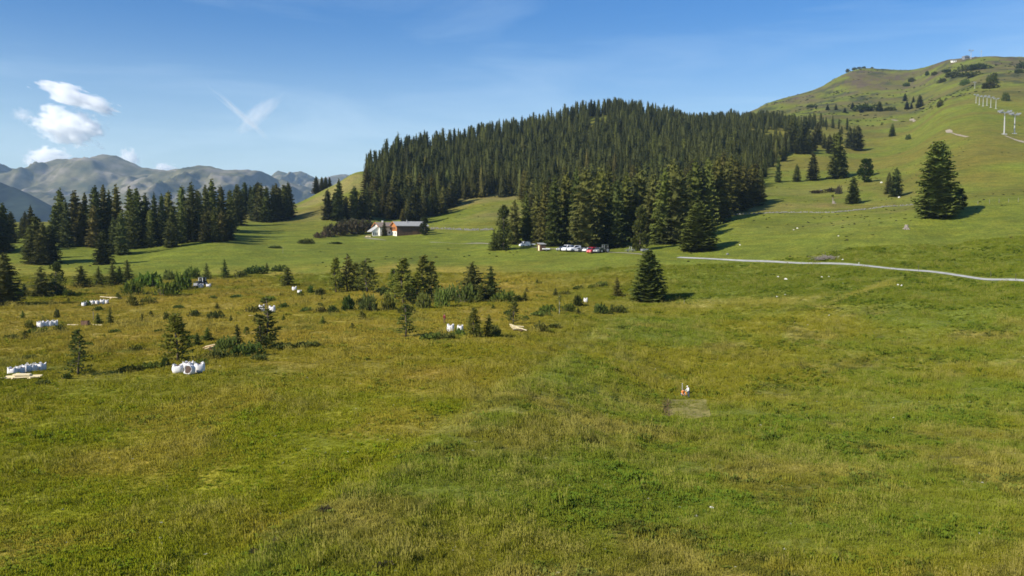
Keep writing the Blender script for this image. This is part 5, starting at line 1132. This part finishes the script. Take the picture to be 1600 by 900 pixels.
MB().box(-.06, -.003, -3.8, 3.8, -1.2, 2.19).build('plinth_wall', M_PLASTER, barn); panes(barn, [(-.05, -1.6, 3.6), (-.05, 0, 3.6), (-.05, 1.6, 3.6), (-.06, -1.8, 1.2), (-.06, 1.2, 1.2)], 'x', .9, 1.3)
MB().tube([(6.2, -.9, 6.2), (6.2, -.9, 7.7)], .17, 8).build('chimney', M_CONC, brf)
for x in np.arange(.6, 15.4, .9): MB().box(x - .04, x + .04, -3.87, -3.801, -1, 4.6).build('batten', M_WOODBR, barn)
MB().box(8, 10.6, -3.9, -3.801, -.6, 3.2).build('barn_door', M_BROWN, barn)
# annexe roof showing behind
ax = at(640, YH + 12); gable_house('barn_annexe', ax + Vector((0, 0, -1.5)), math.radians(28), 8, 6, 5.2, 7.0, M_WOODBR, M_ROOFG, 'small grey roofed annexe behind the right end of the long barn')
p = hit(576, 370.5); t = thing('wood_heap', p, 'pale and dark odds and ends heaped left of the white farmhouse', 'heap')
for q in range(7): o = link('log', MB().tube([(-.9, 0, 0), (.9, 0, 0)], .16, 7).mesh('log', M_BOARD if q % 3 else M_BROWN), t); o.location = (rnd.uniform(-1, 1), rnd.uniform(-.5, .5), .2 + .2 * (q // 3)); o.rotation_euler = (0, rnd.uniform(-.2, .2), rnd.uniform(-.6, .6))
# little brown hut with a pent roof in the parking place
p = hit(846, 391.5); t = thing('wooden_hut', p, 'little brown hut with pale pent roof at the parking place', 'hut', None, math.radians(28))
MB().add([(-1.1, -1.1, -.3), (1.1, -1.1, -.3), (1.1, 1.1, -.3), (-1.1, 1.1, -.3), (-1.1, -1.1, 2.2), (1.1, -1.1, 2.2), (1.1, 1.1, 2.6), (-1.1, 1.1, 2.6)], [(0, 3, 2, 1), (4, 5, 6, 7), (0, 1, 5, 4), (1, 2, 6, 5), (2, 3, 7, 6), (3, 0, 4, 7)]).build('wall', M_WOODBR, t)
MB().add([(-1.25, -1.25, 2.2), (1.5, -1.25, 2.2), (1.5, 1.3, 2.72), (-1.25, 1.3, 2.72), (-1.25, -1.25, 2.32), (1.5, -1.25, 2.32), (1.5, 1.3, 2.84), (-1.25, 1.3, 2.84)], [(0, 3, 2, 1), (4, 5, 6, 7), (0, 1, 5, 4), (1, 2, 6, 5), (2, 3, 7, 6), (3, 0, 4, 7)]).build('roof', M_ROOFG, t)
MB().box(-1.16, -1.101, -.5, .4, 0, 1.9).build('door', M_BOARD, t)

# ------------------------------------------------------------------ ski lift
def pylon(px, base, top, label, group=None, yaw=0.2, arm=3.0):
    p = hit(px, base); h = (base - top) / F * p.y; t = thing('lift_pylon', p, label, 'lift pylon', group, yaw); s = h / 12.0
    MB().tube([(0, 0, -.6), (0, 0, h * .86)], [.38 * s, .24 * s], 10).build('column', M_CONC, t)
    MB().box(-.95 * s, .95 * s, -.95 * s, .95 * s, -.8, .35 * s, taper=.06).build('footing', M_CONC, t)
    MB().box(-arm * s, arm * s, -.22 * s, .22 * s, h * .86, h * .90).build('crossarm', M_STEEL, t)
    for sg in (-1, 1):
        x = sg * arm * .86 * s; mb = MB().box(x - .09 * s, x + .09 * s, -1.7 * s, 1.7 * s, h * .905, h * .945)
        for j in range(6): y = (-1.5 + .6 * j) * s; mb.tube([(x - .14 * s, y, h * .96), (x + .14 * s, y, h * .96)], .22 * s, 8)
        mb.build('sheave_train', M_STEEL, t)
    mb = MB()
    for sg in (-1, 1): mb.tube([(sg * arm * .8 * s, .5 * s, h * .9), (sg * arm * .8 * s, .5 * s, h * 1.02), (sg * .4 * s, .5 * s, h * 1.02), (sg * .4 * s, .5 * s, h * .9)], .06 * s, 4)
    mb.build('railing', M_STEEL, t); return t
pylon(1569, 210, 172, 'tall grey lift pylon, left of the two at the dirt path'); pylon(1585, 209, 176, 'tall grey lift pylon, right of the two at the dirt path', yaw=.3)
GPY = 'row of small lift pylons'
for px, b, tp, lb in [(1525, 161, 147, 'leftmost thin lift pylon of the small upper row'), (1530, 164, 149, 'second thin lift pylon of the small upper row'), (1536, 166, 150, 'third lift pylon from left of the small upper row'), (1542, 165, 149, 'fourth pale lift pylon of the small upper row'), (1548, 168, 151, 'fifth pale lift pylon of the small upper row'), (1556, 170, 153, 'rightmost pale lift pylon of the small upper row')]: pylon(px, b, tp, lb, GPY)
pylon(1523, 138, 128, 'single tiny lift pylon high under the summit', arm=2)
pylon(1517, 92, 78, 'lift pylon standing on the summit by the top station', arm=3.2)
p = hit(1509, 92); t = thing('lift_top_station', p, 'dark lift station with curved roof on the summit', 'lift station', None, .3)
t.scale = (.62, .62, .7); MB().box(-9, 9, -5, 5, -3, 4.5).build('wall', M_GREYP, t); MB().prism([(-10, 4.51), (10, 4.51), (9, 6.6), (4, 8), (-4, 8), (-9, 6.6)], -6, 6).build('roof', M_GREYP, t)
for x in (-5, 0, 5): MB().box(x - 1, x + 1, -5.06, -5.001, .8, 3).build('window', M_GLASS, t)
p = hit(1490, 97); t = thing('summit_hut', p, 'low white hut on the ridge left of the summit station', 'hut', None, .1)
t.scale = (.7, .7, .7); MB().box(-6, 6, -4, 4, -3, 3).build('wall', M_PLASTER, t); MB().prism([(-6.8, 3.01), (6.8, 3.01), (6, 4.6), (-6, 4.6)], -4.8, 4.8).build('roof', M_CONC, t)
for x in (-3, 3): MB().box(x - .8, x + .8, -4.06, -4.001, .8, 2.2).build('window', M_GLASS, t)
p = hit(1533, 90); t = thing('summit_mast', p, 'thin pale mast on the summit right of the station', 'mast'); MB().tube([(0, 0, -1), (0, 0, 14)], [.35, .2], 6).build('pole', M_CONC, t); MB().box(-1.4, 1.4, -.1, .1, 11, 11.6).build('crossbar', M_CONC, t)

# ------------------------------------------------------------------ stones, walls, posts, wood
def rock_mesh(seed, sub=2):
    bm = bmesh.new(); bmesh.ops.create_icosphere(bm, subdivisions=sub, radius=.5); r = random.Random(seed)
    ax = [Vector((r.gauss(0, 1), r.gauss(0, 1), r.gauss(0, 1))).normalized() for _ in range(7)]; cut = [r.uniform(.26, .42) for _ in ax]
    for v in bm.verts:
        for a, c in zip(ax, cut):
            d = v.co.dot(a)
            if d > c: v.co -= a * (d - c) * .85
        v.co *= 1 + r.uniform(-.05, .05)
    me = bpy.data.meshes.new('rock'); bm.to_mesh(me); bm.free(); me.materials.append(M_STONE); return me
ROCKS = [rock_mesh(60 + k) for k in range(5)]; ROCK1 = [rock_mesh(70 + k, 1) for k in range(5)]
M_PALE = mat('pale_limestone', (0.62, 0.60, 0.55), 0.9, noise=(2, 0.15)); ROCKP = []
for me in ROCKS: q = me.copy(); q.materials.clear(); q.materials.append(M_PALE); ROCKP.append(q)
def rock(px, base, w, label, group=None, pale=True, name='boulder'):
    p = hit(px, base); m = p.y / F * w; o = link(name, rnd.choice(ROCKP if pale else ROCKS)); o.location = p + Vector((0, 0, m * .15)); o.scale = (m * 1.2, m, m * .75); o.rotation_euler = (0, 0, rnd.random() * 6.28); return tag(o, label, 'stone', group)
GS = 'pale stones in the right pasture'
for px, b, w in [(1216, 433, 3.5), (1228, 437, 5), (1284, 433, 3), (1295, 432.5, 2.5), (1317, 443.5, 4), (1330, 452, 3), (1214, 464, 3), (1227, 461, 3), (1403, 445.5, 3.5), (1409, 446.5, 3.5), (1246, 357, 3), (1240, 359.5, 3), (1310, 369, 2.5), (1342, 411.5, 2.5), (1156, 383, 2.5), (1295, 493, 2.5), (1262, 508, 2.5), (1418, 560, 3)]:
    rock(px, b, w, 'small pale stone lying in the grass of the right pasture', GS)
rock(1310, 403, 5, 'pale stone right below the brush heap'); rock(1303, 404, 3.5, 'pale stone beside the brush heap foot', 'stones at the brush heap'); rock(1317, 406.5, 4, 'pale stone farthest right of the brush heap')
rock(1137, 398, 5, 'grey boulder above the road right of the wide spruce', None, False); rock(1283, 298, 4, 'grey boulder on the dry bank beside brown shrubs', None, False)
rock(1280, 652, 4, 'pale stone below the mown strip, left of three', None); rock(1433, 653, 6, 'biggest pale stone below the mown strip, right of three'); rock(1396, 653, 3, 'pale stone below the mown strip, middle of three')
rock(1405, 309, 4, 'pale stone at the foot of the spruce pair above the stone wall'); rock(1377, 286, 4, 'pale stone right of the rounded leafy tree'); rock(1040, 653, 7, 'white stone at the near corner of the mown square'); rock(1039, 627, 5, 'white stone at the far corner of the mown square')
rock(397, 866, 12, 'grey stone in the grass near the bottom of the picture', None, False); rock(604, 885, 9, 'grey stone among dark heather at the bottom', None, False); rock(1112, 794, 7, 'pale brown stone in the middle of the near grass', None, True)
for px, b, w, h in [(395, 868, 26, 12), (552, 777, 22, 10), (600, 888, 34, 12), (508, 802, 26, 14), (430, 850, 12, 12)]:
    bush(px, b, w, h, 'small heather clump at the bottom edge of the slope', 'heather clumps in the near grass', True, (.8, .8, .8))
def stone_wall(pixels, label, n_rows=2, size=.5):
    pts = [hit(*q) for q in pixels]; path = []
    for a, b in zip(pts, pts[1:]):
        n = max(1, int((b - a).length / (size * 1.15))); path += [a.lerp(b, k / n) for k in range(n)]
    me = bpy.data.meshes.new('dry_stone_wall'); bm = bmesh.new()
    for i, p in enumerate(path):
        if rnd.random() < .08: continue
        for row in range(n_rows):
            if row == n_rows - 1 and rnd.random() < .55: continue
            for side in (-.25, .25):
                q = Vector((p.x + rnd.uniform(-.15, .15), p.y + side + rnd.uniform(-.1, .1), 0)); q.z = gxy(q.x, q.y) + row * size * .55 + .1; k0 = len(bm.verts); bm.from_mesh(rnd.choice(ROCK1)); bm.verts.ensure_lookup_table()
                M = Matrix.Translation(q) @ Matrix.Rotation(rnd.random() * 6.28, 4, 'Z') @ Matrix.Diagonal((size * rnd.uniform(.9, 1.7), size * rnd.uniform(.8, 1.2), size * rnd.uniform(.6, 1), 1))
                for v in bm.verts[k0:]: v.co = M @ v.co
    bm.to_mesh(me); bm.free(); me.materials.append(M_STONE); o = link('dry_stone_wall', me); return tag(o, label, 'stone wall')
stone_wall([(1116, 340), (1150, 335.5), (1200, 333), (1260, 332), (1302, 332.5), (1340, 328.5), (1380, 323.5), (1428, 320)], 'long low grey stone wall running across the right slope')
stone_wall([(674, 358), (700, 358.3), (735, 360), (772, 359)], 'low stone wall between the long barn and the parking wood', 3, .6)
def post(px, base, top, label, group, m, r=.06):
    p = hit(px, base); h = (base - top) / F * p.y; t = MB().tube([(0, 0, -.3), (0, 0, h * .5), (0, 0, h)], [r, r * .95, r * .85], 7).add([(-r * 1.3, -r * 1.3, h - .02), (r * 1.3, -r * 1.3, h - .02), (r * 1.3, r * 1.3, h - .02), (-r * 1.3, r * 1.3, h - .02), (0, 0, h + r * 1.5)], [(0, 3, 2, 1), (0, 1, 4), (1, 2, 4), (2, 3, 4), (3, 0, 4)]).build('post', m); t.location = p; return tag(t, label, 'post', group)
for px, b, tp, lb in [(1435, 423.5, 413, 'thin dark marker pole at the road, left of three'), (1548, 434.5, 424, 'thin dark marker pole at the road, middle of three'), (1587, 438, 428, 'thin dark marker pole at the road, right of three')]: post(px, b, tp, lb, 'marker poles along the road', M_BARK, .05)
for px, b, tp in [(1546, 318, 312), (1561, 317, 311), (1591, 315.5, 309), (1528, 319, 314), (1576, 316, 311)]: post(px, b, tp, 'weathered wooden fence post above the right pasture', 'fence posts at the right edge', M_DEADWOOD, .07)
for px, b, tp, lb in [(1069, 476, 469, 'short pale stake right of the lone spruce shadow'), (146, 501, 487, 'thin stake behind the brown crate in the left bog'), (442, 396, 386, 'thin dark stake in the bright slope meadow')]: post(px, b, tp, lb, None, M_DEADWOOD, .05)
# brush heap
p = hit(1291, 406); t = thing('brush_heap', p, 'grey heap of cut branches above the road', 'brush heap'); mb = MB()
for q in range(170):
    a = rnd.random() * 6.28; c = Vector((rnd.gauss(0, 1.6), rnd.gauss(0, 1.1), abs(rnd.gauss(0, .6)) * .8 + .1)); L = rnd.uniform(.4, 1.3); d = Vector((math.cos(a), math.sin(a), rnd.uniform(-.3, .5))) * L; mb.tube([c - d, c + d], rnd.uniform(.03, .07), 4)
mb.build('branches', M_DEADWOOD, t); mb = MB()
for q in range(4): mb.tube([(-1.6 + q * .5, .2, .2), (.6 + q * .5, -.3 + .2 * q, .5 + .1 * q)], .12, 6)
mb.build('log', M_BARK, t)
def stump(px, base, w, label):
    p = hit(px, base); m = p.y / F * w; t = thing('tree_stump', p, label, 'tree stump', None, rnd.random(), (m, m, m)); mb = MB().tube([(0, 0, -.2), (0, 0, .15), (0.03, 0, .75)], [.55, .36, .3], 9)
    for k in range(5): a = k * 1.256; mb.tube([(.25 * math.cos(a), .25 * math.sin(a), .2), (.75 * math.cos(a), .75 * math.sin(a), -.1)], [.14, .05], 5)
    mb.build('trunk', M_DEADWOOD, t); MB().tube([(.03, 0, .752), (.03, 0, .77)], .27, 9).build('cut_face', M_BOARD, t); return t
stump(1416, 358, 9, 'pale old tree stump in the right pasture'); stump(1303, 318, 5, 'small stump beside the broken dead tree')
p = hit(1301, 317); t = thing('dead_tree', p, 'broken dead tree with dark tuft above the stone wall', 'dead tree', None, .4)
MB().tube([(0, 0, -.3), (.2, 0, 1.6), (-.1, 0, 3.4)], [.3, .2, .12], 7).tube([(.1, 0, 2), (1.0, .2, 2.9)], [.1, .04], 5).tube([(0, 0, 2.6), (-.8, 0, 3.3)], [.08, .03], 5).build('trunk', M_DEADWOOD, t)
o = link('tuft', P_BUSH[1], t); o.location = (0, 0, 3.0); o.scale = (.9, .8, 1.0)
# raked strip at the left edge of the mown square
p = hit(1041, 641); q0, q1 = hit(1041, 627), hit(1041, 654); t = thing('hay_row', p, 'brown raked row of cut hay along the mown square', 'hay row')
v, f = [], []; r = random.Random(5)
for k in range(520):
    s_ = r.random(); c = q0.lerp(q1, s_) - p + Vector((r.gauss(0, .22), 0, 0)); c.z = gxy(p.x + c.x, p.y + c.y) - p.z + abs(r.gauss(0, .16)); d = Vector((r.uniform(-1, 1), r.uniform(-1, 1), r.uniform(-.2, .7))).normalized() * .35; e = Vector((r.uniform(-1, 1), r.uniform(-1, 1), r.uniform(-.5, .5))) * .06; i = len(v); v.extend((c - e, c + e, c + d)); f.append((i, i + 1, i + 2))
link('hay', pyd('hay', v, f, foliage_mat('dry_hay', (0.07, 0.05, 0.03), (0.22, 0.16, 0.08), .2)), t)

# ------------------------------------------------------------------ people
M_SKIN = mat('skin', (0.52, 0.32, 0.23), 0.6, noise=(8, 0.08)); M_HAIR = mat('brown_hair', (0.05, 0.03, 0.02), 0.8)
def person(px, base, label, joints, cloth, yaw, height=1.75, cap=None, Y=None):
    """joints: name -> (x, y, z) for a 1.75 m figure; cloth(part) -> material for the bones"""
    R = dict(pelvis=.15, chest=.16, neck=.065, head=.095, crown=.085, shL=.075, shR=.075, elL=.05, elR=.05, wrL=.034, wrR=.034, hipL=.10, hipR=.10, knL=.068, knR=.068, anL=.045, anR=.045, toL=.04, toR=.04, paL=.034, paR=.034)
    B = [('pelvis', 'chest'), ('chest', 'neck'), ('neck', 'head'), ('head', 'crown')] + [q for s in 'LR' for q in (('chest', 'sh' + s), ('sh' + s, 'el' + s), ('el' + s, 'wr' + s), ('wr' + s, 'pa' + s), ('pelvis', 'hip' + s), ('hip' + s, 'kn' + s), ('kn' + s, 'an' + s), ('an' + s, 'to' + s))]
    J = {k: Vector(q) for k, q in joints.items()}; rad = dict(R)
    for s in 'LR':
        d = (J['wr' + s] - J['el' + s]).normalized(); J['pa' + s] = J['wr' + s] + d * .075; side = d.cross(Vector((1, 0, .2))).normalized(); bend = d.cross(side)
        for k, (o_, ln) in enumerate(((-.035, .06), (-.012, .075), (.012, .07), (.035, .055))):
            a, b = 'f%d%s' % (k, s), 'g%d%s' % (k, s); J[a] = J['pa' + s] + side * o_ + d * ln * .55; J[b] = J[a] + (d * .7 + bend * .5) * ln * .6; rad[a] = .010; rad[b] = .008; B += [('pa' + s, a), (a, b)]
        J['th' + s] = J['wr' + s] + d * .05 + side * -.055 + bend * .02; rad['th' + s] = .011; B.append(('wr' + s, 'th' + s))
    names = list(J); me = bpy.data.meshes.new('body'); me.from_pydata([J[n] for n in names], [(names.index(a), names.index(b)) for a, b in B], []); ob = bpy.data.objects.new('body', me); C.objects.link(ob)
    md = ob.modifiers.new('skin', 'SKIN'); ob.modifiers.new('sub', 'SUBSURF').levels = 1; sv = me.skin_vertices[0].data
    for i, n in enumerate(names): sv[i].radius = (rad[n],) * 2; sv[i].use_root = n == 'pelvis'
    dg = bpy.context.evaluated_depsgraph_get(); dg.update(); em = bpy.data.meshes.new_from_object(ob.evaluated_get(dg)); bpy.data.objects.remove(ob)
    ms = [cloth['top'], cloth['legs'], M_SKIN, cloth.get('shoe', M_TYRE)]; em.materials.clear()
    for m in ms: em.materials.append(m)
    seg = [(J[a], J[b], 2 if (a in ('neck', 'head') or a.startswith(('wr', 'pa', 'f', 'g'))) else 3 if a.startswith('an') else 1 if (a.startswith(('hip', 'kn')) or b.startswith('hip')) else 0) for a, b in B]
    for pl in em.polygons:
        c = Vector(pl.center); best = (9, 0)
        for a, b, mi in seg:
            ab = b - a; t_ = max(0, min(1, (c - a).dot(ab) / max(1e-9, ab.dot(ab)))); dd = (a + ab * t_ - c).length
            if dd < best[0]: best = (dd, mi)
        pl.material_index = best[1]; pl.use_smooth = True
    p = hit(px, base) if not Y else at(px, Y); s = height / 1.75; t = thing('person', p, label, 'person', None, yaw, (s, s, s)); link('body', em, t)
    hd = J['head']; fw = Vector((0, -1, 0))
    cp = MB(); cp.tube([hd + Vector((0, .02, .02)), hd + Vector((0, .02, .09)), hd + Vector((0, .015, .15))], [.112, .105, .05], 10); cp.build('cap' if cap else 'hair', cap or M_HAIR, t, True)
    for sx in (-.035, .035): MB().box(sx - .012, sx + .012, hd.y - .108, hd.y - .085, hd.z - .005, hd.z + .012).build('eye', M_TYRE, t)
    MB().prism([(-.015, -.04), (.015, -.04), (.0, .015)], hd.y - .125, hd.y - .08, Matrix.Translation((0, 0, hd.z))).build('nose', M_SKIN, t); return t
STAND = dict(pelvis=(0, 0, .95), chest=(0, .0, 1.32), neck=(0, 0, 1.5), head=(0, -.02, 1.62), crown=(0, -.01, 1.70), shL=(-.19, 0, 1.42), shR=(.19, 0, 1.42), elL=(-.26, .03, 1.14), elR=(.26, .03, 1.14), wrL=(-.25, -.1, .90), wrR=(.25, -.1, .90), hipL=(-.1, 0, .88), hipR=(.1, 0, .88), knL=(-.12, -.03, .48), knR=(.12, -.05, .48), anL=(-.13, .03, .08), anR=(.13, .01, .08), toL=(-.15, -.15, .04), toR=(.15, -.17, .04))
M_DKRED = mat('dark_red_jacket', (0.16, 0.03, 0.03), 0.9); M_TROUS = mat('dark_trousers', (0.03, 0.03, 0.035), 0.9); M_ORANGE = mat('orange_work_jacket', (0.80, 0.26, 0.06), 0.8); M_SHIRT = mat('white_shirt', (0.72, 0.72, 0.70), 0.85); M_BLUE = mat('dark_blue_overall', (0.05, 0.06, 0.10), 0.85); M_GREYC = mat('grey_work_trousers', (0.30, 0.30, 0.31), 0.85)
person(694.5, 506, 'person in dark red jacket standing above two white bags', STAND, dict(top=M_DKRED, legs=M_BROWN), 2.6, 1.8)
LEAN = dict(STAND); LEAN.update(chest=(0, -.1, 1.3), neck=(0, -.18, 1.47), head=(0, -.24, 1.58), crown=(0, -.25, 1.67), shL=(-.19, -.11, 1.39), shR=(.19, -.11, 1.39), elL=(-.25, -.22, 1.14), elR=(.25, -.2, 1.13), wrL=(-.18, -.42, 1.02), wrR=(.16, -.42, .98))
person(1076, 622, 'standing person in pale shirt and dark overall by the mown square', LEAN, dict(top=M_SHIRT, legs=M_BLUE), math.radians(-70), 1.6, M_SHIRT)
CROU = dict(pelvis=(0, .12, .42), chest=(0, -.12, .72), neck=(0, -.24, .86), head=(0, -.33, .94), crown=(0, -.37, 1.01), shL=(-.19, -.15, .79), shR=(.19, -.15, .79), elL=(-.27, -.36, .58), elR=(.27, -.36, .58), wrL=(-.15, -.52, .42), wrR=(.15, -.54, .40), hipL=(-.12, .08, .40), hipR=(.12, .08, .40), knL=(-.2, -.3, .52), knR=(.2, -.3, .50), anL=(-.16, .0, .09), anR=(.16, .0, .09), toL=(-.18, -.18, .04), toR=(.18, -.18, .04))
person(1066.5, 620.5, 'crouching person in orange work jacket beside the mown square', CROU, dict(top=M_ORANGE, legs=M_GREYC), math.radians(20), 1.8)
post(1066, 614, 599, 'thin pale surveying rod behind the crouching person', None, M_CONC, .05)

# ------------------------------------------------------------------ haze
mh = bpy.data.materials.new('pale_air'); mh.use_nodes = True; n = mh.node_tree.nodes; n.remove(n['Principled BSDF'])
pv = n.new('ShaderNodeVolumePrincipled'); pv.inputs['Color'].default_value = (0.50, 0.72, 1.0, 1); pv.inputs['Density'].default_value = 5.6e-5; pv.inputs['Anisotropy'].default_value = 0.2
mh.node_tree.links.new(pv.outputs[0], n['Material Output'].inputs['Volume'])
hz_ = MB().box(-17500, 17500, -300, 14600, -330, 730).build('haze', mh); hz_['kind'] = 'stuff'; hz_.display_type = 'WIRE'

# ------------------------------------------------------------------ clouds
def cloud_mat(name, dens, scale, thr, soft):
    m = bpy.data.materials.new(name); m.use_nodes = True; n, l = m.node_tree.nodes, m.node_tree.links; n.clear()
    o = n.new('ShaderNodeOutputMaterial'); v = n.new('ShaderNodeVolumePrincipled'); v.inputs['Color'].default_value = (1, 1, 1, 1); v.inputs['Anisotropy'].default_value = 0.0
    t = n.new('ShaderNodeTexCoord'); g = n.new('ShaderNodeVectorMath'); g.operation = 'LENGTH'; l.new(t.outputs['Object'], g.inputs[0])
    z = n.new('ShaderNodeTexNoise'); z.inputs['Scale'].default_value = scale; z.inputs['Detail'].default_value = 7; z.inputs['Roughness'].default_value = 0.6
    inf = n.new('ShaderNodeObjectInfo'); ad = n.new('ShaderNodeVectorMath'); ad.operation = 'ADD'; l.new(t.outputs['Object'], ad.inputs[0]); l.new(inf.outputs['Location'], ad.inputs[1]); l.new(ad.outputs[0], z.inputs['Vector'])
    a = n.new('ShaderNodeMath'); a.operation = 'MULTIPLY_ADD'; a.inputs[1].default_value = 2.1; a.inputs[2].default_value = -1.05; l.new(z.outputs[0], a.inputs[0])
    b = n.new('ShaderNodeMath'); b.operation = 'SUBTRACT'; l.new(a.outputs[0], b.inputs[0]); l.new(g.outputs['Value'], b.inputs[1])
    r = n.new('ShaderNodeMapRange'); r.inputs['From Min'].default_value = -thr - soft; r.inputs['From Max'].default_value = -thr + soft; r.inputs['To Max'].default_value = dens; l.new(b.outputs[0], r.inputs['Value'])
    l.new(r.outputs[0], v.inputs['Density']); l.new(v.outputs[0], o.inputs['Volume']); m.cycles.volume_step_rate = 0.12; return m
M_CUM = cloud_mat('cumulus_vapour', 0.014, 2.3, 0.60, 0.10); M_WISP = cloud_mat('thin_ice_cloud', 0.0075, 2.4, 0.45, 0.40)
bm = bmesh.new(); bmesh.ops.create_icosphere(bm, subdivisions=3, radius=1.12); CLM = bpy.data.meshes.new('cloud'); bm.to_mesh(CLM); bm.free()
def cloud(name, px, py, w, h, Y, tilt, label, material, depth=.5, group=None):
    u, s = ray(px, py); k = Y / F; me = CLM.copy(); me.materials.append(material)
    o = link(name, me); o.location = (u * Y, Y, CZ + s * Y); o.scale = (w * k / 2, w * k / 2 * depth, h * k / 2); o.rotation_euler = (0, math.radians(tilt), 0); return tag(o, label, 'cloud', group)
cloud('cumulus_cloud', 118, 152, 150, 40, 15500, 20, 'upper bright streak of the white cloud at the left', M_CUM)
cloud('cumulus_cloud', 108, 199, 140, 72, 15500, 12, 'larger puffy lower part of the white cloud at the left', M_CUM)
cloud('cumulus_cloud', 35, 180, 40, 26, 15500, 15, 'thin small cloud scrap left of the big white cloud', M_WISP)
cloud('cumulus_cloud', 74, 247, 90, 42, 15500, -5, 'low white cloud peeping over the left mountain saddle', M_CUM)
cloud('cumulus_cloud', 203, 246, 44, 34, 15500, 25, 'small white cloud behind the rounded mountain top', M_CUM); 
cloud('cumulus_cloud', 258, 262, 46, 18, 15500, 5, 'flat small white cloud on the ridge right of the rounded top', M_CUM)
cloud('contrail_cloud', 380, 182, 140, 14, 16000, 41, 'thin white streak of the crossed wisps in the sky', M_WISP, .12)
cloud('contrail_cloud', 402, 180, 105, 36, 16500, -40, 'broader faint streak crossing the thin white streak', M_WISP, .15)

# ------------------------------------------------------------------ labels that single things out
name_by_place(GB, 'dark dwarf pine mound', (9, 17)); name_by_place('scrub patches on the right mountain', 'dark alpine scrub patch', (5, 11)); name_by_place(GS, 'small pale stone in the right pasture')
name_by_place(GY, 'small young pine'); name_by_place(GP, 'tall drooping spruce of the parking wood')
name_by_order()
